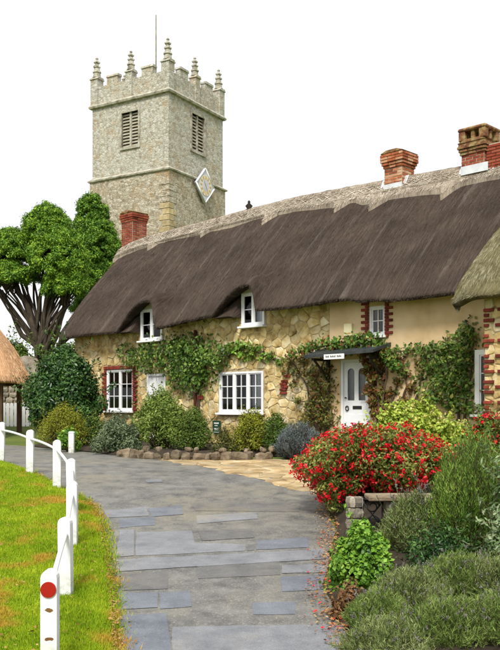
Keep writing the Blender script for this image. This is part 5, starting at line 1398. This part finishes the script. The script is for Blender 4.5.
# fuchsia: wide arching mass with red bells
fx, fy, fz = at_ground(352, 12.4)
fu = thing('fuchsia_bush', 'big arching bush covered in small red flowers beside the lane', 'bush', (fx, fy, fz))
FL = []
rf = random.Random(8)
sil = [(312, 468, 14), (300, 464, 9), (328, 456, 18), (345, 446, 18), (350, 466, 22), (335, 478, 17), (365, 440, 15), (375, 458, 24), (390, 440, 14), (398, 462, 24), (415, 448, 17), (425, 465, 20), (438, 452, 13), (412, 472, 17), (382, 472, 18), (350, 484, 13), (330, 494, 11), (338, 506, 8), (322, 484, 10), (440, 472, 13), (360, 430, 7), (405, 432, 8), (336, 436, 7), (318, 450, 8)]
for (px, py, rp) in sil:
    for dd in (-0.5, 0.15):
        d_ = 12.4+dd+rf.uniform(-.15, .15); p = W(px+rf.uniform(-4, 4), py+rf.uniform(-3, 3), d_)-Vector((fx, fy, fz)); rr_ = rp/FPX*d_*rf.uniform(0.9, 1.1); FL.append((p.x, p.y, p.z, rr_, rr_*1.2, rr_*0.95))
P, N = clump_points(30000, FL, 81, 0.45, 0.5); ok = P[:, 2] > 0; P, N = P[ok], N[ok]
new_obj('foliage', np_mesh('foliage', *leaves_arrays(P, N, 0.055, 0.026, 82, 0.3)), fu, MT['fuchsia_leaf'])
flower_heads(FL, 1450, 83, 0.046, MT['fuchsia_red'], fu, 'flowers', up=0.15, petals=6, hang=0.02)
st = MB()
for l in FL:
    e_ = Vector(l[:3]); b0 = Vector((0.25+rf.uniform(-.15, .3), rf.uniform(-.15, .15), -0.02)); mid = b0.lerp(e_, 0.55)+Vector((0, 0, 0.22)); st.tube([b0, mid, e_+Vector((0, 0, -0.02))], [0.016, 0.010, 0.004], 5)
st.build('branches', MT['twig'], fu)

# gate piers, slab and small iron gate under the fuchsia
def stone_pier(name, label, c, hw, h, nlev, rr, slab=False):
    t_ = thing(name, label, 'pier', c)
    q = MB(); q.box(-hw+0.04, hw-0.04, -hw+0.04, hw-0.04, -0.1, h-0.03); q.build('pier_core', MT['mortar'], t_)
    for k in range(nlev):
        z_ = h*(k+0.5)/nlev
        for side in range(4):
            n_ = 2
            for j in range(n_):
                u = (j+0.5)/n_*2-1+rr.uniform(-.12, .12); x_, y_ = [(u*hw*0.8, -hw+0.03), (hw-0.03, u*hw*0.8), (u*hw*0.8, hw-0.03), (-hw+0.03, u*hw*0.8)][side]
                q = MB(); s_ = hw/n_*1.05; rock(q, (0, 0, 0), s_ if side % 2 == 0 else 0.06, 0.06 if side % 2 == 0 else s_, h/nlev*0.52, rr); o = q.build('stone', MT['grey_stone'], t_); o.location = (x_, y_, z_)
    if slab: q = MB(); q.box(-hw-0.25, hw+0.28, -hw-0.05, hw+0.05, h, h+0.06, 0.012); q.build('coping_slab', MT['edge_stone'], t_)
    return t_
pc = W(355, 520, 10.65); stone_pier('gate_pier', 'rough stone gate pier half hidden below the red flowers', (pc.x, pc.y, g(pc.x, pc.y)), 0.085, 0.54, 4, r5)
pc2 = W(400, 520, 10.65); stone_pier('slab_pier', 'stone pier with a flat slab behind the lavender', (pc2.x, pc2.y, g(pc2.x, pc2.y)), 0.17, 0.42, 3, r5, True)
ga = W(362.5, 528, 10.6); ga.z = g(ga.x, ga.y)+0.05; gate = thing('iron_gate', 'small black wrought-iron gate between the stone piers', 'gate', ga)
gw, gh = 0.25, 0.48
q = MB(); q.tube([(0, 0, 0), (0, 0, gh)], 0.014, 6); q.tube([(gw, 0, 0), (gw, 0, gh*0.92)], 0.014, 6); q.tube([(0, 0, gh*0.95), (gw, 0, gh*0.9)], 0.012, 6); q.tube([(0, 0, 0.08), (gw, 0, 0.08)], 0.012, 6); q.build('gate_frame', MT['iron'], gate)
for k in range(2):
    q = MB(); z0_ = 0.05+k*0.19; q.tube([(gw*0.5+0.085*math.cos(a)*(1-0.06*a), 0, z0_+0.12+0.085*math.sin(a)*(1-0.06*a)) for a in np.linspace(0, 9, 26)], 0.009, 5); q.build('scroll', MT['iron'], gate)
q = MB(); q.tube([(0, 0, 0.1), (gw, 0, gh*0.88)], 0.009, 5); q.build('brace', MT['iron'], gate)
q = MB(); q.tube([(gw, 0, 0.1), (0, 0, gh*0.88)], 0.009, 5); q.build('brace', MT['iron'], gate)

# near plants on the bank
x, y, z = at_ground(474, 9.4)
stalk_plant('rosemary_bush', 'tall dense green rosemary bush at the edge of the picture', 'rosemary', x, y, z, 0.50, 0.46, 1.44, 1200, MT['rosemary'], 64, (0.045, 0.007), 91, 0.42, 0.25)
x, y, z = at_ground(413, 9.7)
stalk_plant('silver_lavender', 'silvery lavender clump between the gate and the rosemary', 'lavender', x+0.02, y, z, 0.38, 0.36, 0.72, 760, MT['lavender'], 36, (0.05, 0.0065), 92, 0.6, 0.3, flower=(MT['lavender_flower'], 0.10, 0.22))
for i, (px, d_, rx, h, lab) in enumerate(((382, 7.55, 0.30, 0.36, 'lavender mound closest to the paving, below the rusty groundcover'), (415, 7.95, 0.40, 0.40, 'lavender mound directly under the silvery lavender clump'), (458, 8.15, 0.40, 0.44, 'lavender mound directly below the rosemary bush'), (499, 8.0, 0.40, 0.48, 'lavender mound below the pale-edged shrub at the picture edge'), (392, 6.85, 0.40, 0.36, 'lavender mound cut by the bottom edge, next to the lane'), (450, 6.95, 0.42, 0.42, 'lavender mound cut by the bottom edge, middle of three'), (505, 6.9, 0.42, 0.46, 'lavender mound in the bottom corner of the picture'))):
    x, y, z = at_ground(px, d_)
    stalk_plant('lavender_mound', lab, 'lavender', x, y, z, rx, 0.40, h, 760, MT['lavender' if i in (1, 3, 4) else 'lavender_green'], 34, (0.045, 0.0048), 193+i, 0.55, 0.5, flower=(MT['lavender_flower'], 0.07, 0.10), group='lavender mounds on the bank', fine=0.8)
bush('geranium_plant', 'bright green leafy plant spilling onto the lane below the gate', 'plant', 326, 398, 519, 608, 8.55, MT['geranium'], (0.052, 0.04), 10000, 40, 0.75, 97, lr=0.24, up=0.7, sprigs=6)
bush('rusty_groundcover', 'low rusty-brown groundcover at the foot of the bright green plant', 'plant', 328, 368, 588, 622, 7.95, MT['rust_leaf'], (0.045, 0.02), 1500, 14, 0.7, 98, lr=0.3)
bush('variegated_shrub', 'pale-edged leafy shrub cut by the right edge', 'shrub', 482, 548, 452, 612, 8.6, MT['euonymus'], (0.07, 0.026), 4200, 30, 0.8, 99, lr=0.26)
bush('shaded_filler', 'dark small-leaved shrub under the rosemary and silver lavender', 'shrub', 388, 500, 532, 606, 8.75, MT['laurel'], (0.045, 0.02), 4800, 26, 0.7, 100)

for i, (x, y, rx, h, mk, lab) in enumerate(((2.9, 10.8, 0.55, 0.7, 'mid_shrub', 'green shrub behind the pale-edged shrub, beyond the picture edge'), (3.6, 12.6, 0.6, 0.8, 'light_shrub', 'light shrub in front of the neighbouring cottage, beyond the picture edge'))):
    pxc = 250+x/y*FPX; rp = rx/y*FPX; bush('garden_shrub', lab, 'shrub', pxc-rp, pxc+rp, 405+(CZ-(g(x, y)+h))/y*FPX, 620, y, MT[mk], (0.06, 0.03), 3000, 22, 0.8, 140+i)
# fallen petals and dry leaves
def scatter(name, label, n, seed, fn, size, mat):
    rg = np.random.default_rng(seed); P = []
    while len(P) < n:
        x, y, zz = fn(rg)
        P.append((x, y, zz+0.012+0.01*rg.uniform()))
    P = np.array(P); N = unit(np.array([0, 0, 1.0])+0.35*rg.normal(size=P.shape)); new_obj(name, np_mesh(name, *leaves_arrays(P, N, size, size*0.6, seed, 0.0, 0.25, 0.5)), None, mat, label=label, cat='leaves', kind='stuff')
def edge_right(rg):
    y = rg.uniform(6.4, 13.5); x = interp(RIGHT, y)+rg.normal()*0.10-0.02; return x, y, g(x, y)+0.01
def edge_left(rg):
    y = 6.4+9*rg.uniform()**1.4; x = interp(LEFT, y)+abs(rg.normal())*0.07-0.06; return x, y, g(x, y)+0.02
def on_lawn(rg):
    y = 6.4+9*rg.uniform()**1.3; x = interp(LEFT, y)-abs(rg.normal())*1.2; return x, y, lawn_z(x, y)+0.04
def petals(rg):
    y = rg.uniform(6.7, 11.5); x = interp(RIGHT, y)-abs(rg.normal())*0.16+0.06; return x, y, g(x, y)+0.008
scatter('dry_leaves', 'dry brown leaves gathered along the planted edge of the lane', 1500, 41, edge_right, 0.035, MT['litter'])
scatter('verge_litter', 'straw-coloured litter along the grass edge of the lane', 1300, 42, edge_left, 0.032, MT['litter'])
scatter('lawn_leaves', 'small autumn leaves scattered over the grass verge', 600, 43, on_lawn, 0.035, MT['litter'])
scatter('fallen_petals', 'red petals fallen on the lane edge', 160, 44, petals, 0.032, MT['fuchsia_red'])
q = MB(); 

# ------------------------------------------------------------------ white posts and rail
posts_px = [(1, 421), (30, 428.5), (57, 438.5), (72, 457), (72, 479.5), (66, 515), (50, 566.5)]
def post_base(px, ptop, h=0.80):
    lo, hi = 4.0, 30.0
    def f(d):
        p = W(px, ptop, d); return p.z-(g(p.x, p.y)+0.06+h)
    for _ in range(50):
        md = (lo+hi)/2
        if f(md) > 0: lo = md
        else: hi = md
    p = W(px, ptop, lo); return Vector((p.x, p.y, g(p.x, p.y)+0.04))
pb = [post_base(*p) for p in posts_px]
fence = thing('post_and_rail_fence', 'curving white timber post and rail fence along the grass verge', 'fence', pb[0])
def post_mesh(h, hw, hd):
    q = MB(); n = 8
    prof = [(-hw, -0.12), (hw, -0.12), (hw, h-hw)]+[(hw*math.cos(math.pi*k/n), h-hw+hw*math.sin(math.pi*k/n)) for k in range(1, n)]+[(-hw, h-hw)]
    q.prism(prof, 'y', -hd, hd); me = q.mesh('post'); return me
pm = post_mesh(0.80, 0.062, 0.05); pm.materials.append(MT['post'])
for i, p in enumerate(pb):
    o = new_obj('post', pm, fence); o.location = p-pb[0]; o.rotation_euler = (R(r5.uniform(-1.5, 1.5)), R(r5.uniform(-1.5, 1.5)), R(r5.uniform(-6, 6)))
    if i == len(pb)-1:
        o.rotation_euler = (0, 0, 0)
        q = MB(); disc(q, 0, 0.80-0.145, -0.062, -0.0505, 0.060, 28); q.build('reflector', MT['reflector'], o)
        for zz in (0.50, 0.28):
            q = MB(); q.prism([(0.004+(0.034+0.014*mnoise.noise((a_*3, zz*9, 0)))*math.cos(a_), zz+(0.013+0.012*mnoise.noise((a_*2, zz*5, 4)))*math.sin(a_)) for a_ in np.linspace(0, 6.0, 13)], 'y', -0.0525, -0.0503); q.build('rust_mark', MT['litter'], o)
for a, b in zip(pb, pb[1:]):
    a2, b2 = a-pb[0]+Vector((0, 0, 0.64)), b-pb[0]+Vector((0, 0, 0.64)); q = MB(); pts = []
    for k in range(7): f_ = k/6; pp = a2.lerp(b2, f_); pts.append(pp+Vector((0, 0, 0.02*math.sin(math.pi*f_))))
    q.tube(pts, 0.022, 8); q.build('rail', MT['white'], fence)
p = gp(71.5, 452.5); bo = thing('bollard', 'short square white bollard across the lane by the golden shrub', 'bollard', p)
q = MB(); q.box(-0.065, 0.065, -0.065, 0.065, -0.1, 0.47, 0.008); q.build('shaft', MT['post'], bo)
q = MB(); q.prism([(-0.07, 0.47), (0.07, 0.47), (0.05, 0.51), (-0.05, 0.51)], 'y', -0.07, 0.07); q.build('cap', MT['white'], bo)

# ------------------------------------------------------------------ far left: thatched shelter, picket fence, wall, headstone
sx, sy = -9.05, 28.0; sz = g(sx, sy)
sh = thing('thatched_shelter', 'small shelter with honey-coloured thatch and timber posts', 'shelter', (sx, sy, sz))
def lathe_uv(name, prof, n, sq, mat, parent):
    vs_, uv_, fs_ = [], [], []; s_ = 0
    for i, (r_, z) in enumerate(prof):
        if i: s_ += math.hypot(r_-prof[i-1][0], z-prof[i-1][1])
        for k in range(n+1):
            a = 2*math.pi*k/n+math.pi/4; m_ = (abs(math.cos(a))**sq+abs(math.sin(a))**sq)**(1/sq); rr_ = r_/m_*(1+0.012*mnoise.noise((k*0.4, z*2, 0)))
            vs_.append((rr_*math.cos(a), rr_*math.sin(a), z)); uv_.append((a*1.4, s_))
    fs_ = [(i*(n+1)+k, i*(n+1)+k+1, (i+1)*(n+1)+k+1, (i+1)*(n+1)+k) for i in range(len(prof)-1) for k in range(n)]
    me = bpy.data.meshes.new(name); me.from_pydata(vs_, [], fs_); uvl = me.uv_layers.new(name='UVMap'); li = np.zeros(len(me.loops), np.int32); me.loops.foreach_get('vertex_index', li)
    uvl.data.foreach_set('uv', np.array(uv_, np.float32)[li].ravel()); me.polygons.foreach_set('use_smooth', [True]*len(fs_)); bm_fix(me); me.update(); return new_obj(name, me, parent, mat)
e0 = 1.84-sz
srf = lathe_uv('thatched_roof', [(0.04, 4.45-sz), (0.30, 4.25-sz), (0.55, 3.9-sz), (0.80, 3.52-sz), (1.02, 3.22-sz), (1.20, 2.93-sz), (1.42, 2.45-sz), (1.58, 2.1-sz), (1.66, 1.93-sz), (1.64, 1.86-sz), (1.5, 1.84-sz), (1.3, 1.92-sz), (0.9, 2.1-sz)], 72, 5.0, MT['thatch_gold'], sh)
V_, D_ = [], []
for k in range(7000):
    f_ = rg.uniform(0, 1); z = 4.3-f_*2.35; rr_ = np.interp(z, [1.93, 2.1, 2.45, 2.93, 3.22, 3.52, 3.9, 4.25], [1.66, 1.58, 1.42, 1.2, 1.02, 0.8, 0.55, 0.3]); a = rg.uniform(0, 6.283); m_ = (abs(math.cos(a))**5+abs(math.sin(a))**5)**0.2
    V_.append((rr_/m_*math.cos(a), rr_/m_*math.sin(a), z-sz)); D_.append((0.55*math.cos(a)+0.05*rg.normal(), 0.55*math.sin(a)+0.05*rg.normal(), -1.0))
new_obj('straw', np_mesh('straw', *strands(np.array(V_), np.array(D_), 0.16, 0.014, 6, 0.1, 0.5)), srf, MT['straw_gold'], kind='stuff')
for (dx, dy) in ((1.15, -1.1), (-1.15, -1.1), (1.15, 1.1), (-1.15, 1.1)):
    q = MB(); q.box(dx-0.075, dx+0.075, dy-0.075, dy+0.075, -0.1, 2.0-sz, 0.012); q.build('post', MT['timber'], sh)
for dy in (-1.1, 1.1): q = MB(); q.box(-1.3, 1.3, dy-0.06, dy+0.06, 1.80-sz, 1.95-sz); q.build('beam', MT['timber'], sh)

pf = thing('picket_fence', 'white board fence behind the thatched shelter', 'fence', (-10.2, 31.0, g(-10.2, 31)))
fz0 = pf.location.z; zt_, zb_ = CZ+0.09, CZ-20/FPX*31-0.15
for k in range(15):
    x0 = 0.145*k; q = MB(); q.prism([(x0, zb_-fz0), (x0+0.115, zb_-fz0), (x0+0.115, zt_-fz0-0.05), (x0+0.057, zt_-fz0), (x0, zt_-fz0-0.05)], 'y', -0.012, 0.012); q.build('picket', MT['white'], pf)
for zz in (zb_+0.15, zt_-0.2): q = MB(); q.box(-0.05, 2.2, 0.013, 0.05, zz-fz0, zz-fz0+0.08); q.build('rail', MT['white'], pf)
for xx in (0.0, 2.12): q = MB(); q.box(xx-0.05, xx+0.05, 0.051, 0.15, -0.2, zt_-fz0-0.02); q.build('post', MT['white'], pf)
bw = thing('churchyard_wall', 'rubble stone churchyard wall behind the white board fence', 'wall', (-12.5, 33.0, g(-12.5, 33)))
q = MB(); q.box(0, 6.2, 0.0, 0.4, -0.5, 2.05-bw.location.z); wcore = q.build('wall_core', MT['mortar'], bw)
x = 0.0
for row in range(6):
    x = r5.uniform(-.2, 0)
    while x < 6.1:
        w_ = r5.uniform(0.2, 0.42); q = MB(); rock(q, (0, 0, 0), w_/2, 0.12, 0.11, r5); o = q.build('stone', MT['grey_stone'], wcore); o.location = (x+w_/2, 0.0, 2.05-bw.location.z-0.10-row*0.2); x += w_
hp = W(27, 357, 36.0); hsd = thing('headstone', 'pale rounded headstone on the bank above the shelter', 'headstone', (hp.x, hp.y, g(hp.x, hp.y)))
hz = hp.z-hsd.location.z
q = MB(); q.prism([(-0.5, -0.2), (0.5, -0.2), (0.5, hz-0.25)]+[(0.5*math.cos(math.pi*k/10), hz-0.25+0.3*math.sin(math.pi*k/10)) for k in range(1, 10)]+[(-0.5, hz-0.25)], 'y', -0.07, 0.07); q.build('slab', MT['grey_stone'], hsd)

# shrubs and trees of the churchyard bank
bush('bank_shrub', 'loose green shrub on the bank behind the headstone', 'shrub', -5, 40, 338, 415, 39.0, MT['mid_shrub'], (0.16, 0.08), 6500, 30, 0.8, 111)
bush('bank_hedge', 'light yellow-green hedge between headstone and dark bush', 'hedge', 20, 66, 368, 425, 32.0, MT['light_shrub'], (0.10, 0.05), 5000, 24, 0.7, 112)
bush('dark_bank_bush', 'dark bush on the bank below the multi-stemmed tree', 'bush', 40, 92, 338, 415, 34.5, MT['mid_shrub'], (0.14, 0.07), 6500, 30, 0.8, 113)

def cypress(name, label, base, domes, limbs, mat, per_ball, seed, root, spray=(0.13, 0.042)):
    """domes: (px, py of the dome's base, half width px, height px, depth, how many cushions)"""
    t_ = thing(name, label, 'tree', base); LM = []; rr = random.Random(seed); tk = MB(); tw = MB()
    for (px, py, rp, hp_, d_, nb_) in domes:
        c = W(px, py, d_)-base; r_ = rp/FPX*d_; h_ = hp_/FPX*d_
        nb_ = int(nb_*1.7)
        for k in range(nb_):
            sn = -0.30+1.30*(k+0.5)/nb_; a = k*2.39996+rr.uniform(-.25, .25); cs = math.sqrt(max(0, 1-sn*abs(sn))); q_ = rr.uniform(0.80, 1.03)
            taper = 1.0-0.18*max(0, sn)
            p = Vector((c.x+r_*cs*taper*q_*math.cos(a), c.y+r_*cs*taper*q_*math.sin(a), c.z+h_*sn*q_)); l = rr.uniform(0.13, 0.30)*(0.75+0.25*min(1.5, r_))
            LM.append((p.x, p.y, p.z, l*1.1, l*1.1, l*0.85))
            b0 = Vector((c.x+rr.uniform(-.25, .25)*r_, c.y+rr.uniform(-.25, .25)*r_, c.z-0.2*h_-rr.uniform(0.1, 0.9)*r_))
            tw.tube([b0, b0.lerp(p, 0.55)+Vector((0, 0, 0.1)), p], [0.032, 0.02, 0.01], 5, cap=False)
            if k % 14 == 0:      # long stems fanning up from the root
                r0_ = W(root[0]+rr.uniform(-5, 5), root[1]+rr.uniform(-6, 6), d_)-base; mid = r0_.lerp(b0, 0.5)+Vector((rr.uniform(-.3, .3)+0.28*(b0.x-r0_.x)*-0.35, rr.uniform(-.3, .3), 0.0))
                sm = [(1-u)**2*r0_+2*u*(1-u)*mid+u*u*b0+Vector((mnoise.noise((u*3, k, seed)), mnoise.noise((u*3, k, seed+9)), 0))*0.12 for u in np.linspace(0, 1, 8)]
                tw.tube(sm, [0.085, 0.08, 0.07, 0.065, 0.055, 0.05, 0.04, 0.035], 6, cap=False)
    P, N = clump_points(per_ball*len(LM), LM, seed, 0.5, 0.45, 0.5, 0.25)
    Vv, Fc, A = leaves_arrays(P, N, spray[0], spray[1], seed+1, -0.6, 0.25, 0.5); new_obj('crown', np_mesh('crown', Vv, Fc, A), t_, mat)
    for path, r0_, r1_ in limbs:
        pts = [W(*p)-base for p in path]; sm = []
        for i in range(len(pts)-1):
            for f_ in (0, 0.25, 0.5, 0.75):
                w_ = pts[i].lerp(pts[i+1], f_); sm.append(w_+Vector((mnoise.noise(w_*0.6), mnoise.noise(w_*0.6+Vector((9, 0, 0))), 0))*0.22)
        sm.append(pts[-1]); tk.tube(sm, [r0_+(r1_-r0_)*i/(len(sm)-1) for i in range(len(sm))], 8)
    tk.build('trunk', MT['bark'], t_); tw.build('branches', MT['bark'], t_, kind='stuff')
    return t_
b1 = W(42, 398, 41.0); b1.z = g(b1.x, b1.y)
cypress('cypress_tree', 'wide cypress with fanning bare stems and domed green foliage', b1,
    [(48, 234, 22, 30, 41.0, 60), (58, 264, 27, 40, 40.6, 90), (66, 286, 19, 26, 40.3, 46), (12, 252, 18, 22, 41.0, 48), (10, 276, 18, 15, 40.8, 36), (-14, 264, 14, 18, 41.2, 30), (30, 250, 9, 12, 41.6, 14)],
    [([(42, 402, 41), (40, 360, 41), (46, 320, 41), (50, 280, 41), (48, 245, 41)], 0.34, 0.08), ([(41, 360, 41), (34, 335, 40.8), (24, 305, 40.8), (14, 285, 41), (10, 266, 41)], 0.2, 0.05),
     ([(42, 365, 41), (56, 335, 40.6), (66, 305, 40.5), (68, 280, 40.5)], 0.22, 0.07), ([(40, 350, 41), (22, 335, 41.3), (10, 312, 41.3), (2, 290, 41.2)], 0.16, 0.05)],
    MT['cypress'], 420, 121, (41, 352))
b2 = W(92, 400, 45.0); b2.z = g(b2.x, b2.y)
cypress('dense_cypress', 'dense pointed cypress standing between the wide cypress and the tower', b2,
    [(92, 224, 16, 29, 45.0, 50), (97, 252, 22, 34, 44.8, 70), (98, 280, 20, 28, 44.8, 60), (90, 304, 16, 22, 45.0, 36), (86, 205, 5, 6, 45.2, 6)],
    [([(92, 402, 45), (90, 350, 45), (92, 300, 45), (94, 250, 45), (92, 215, 45)], 0.38, 0.08)],
    MT['cypress_dark'], 420, 131, (90, 350))
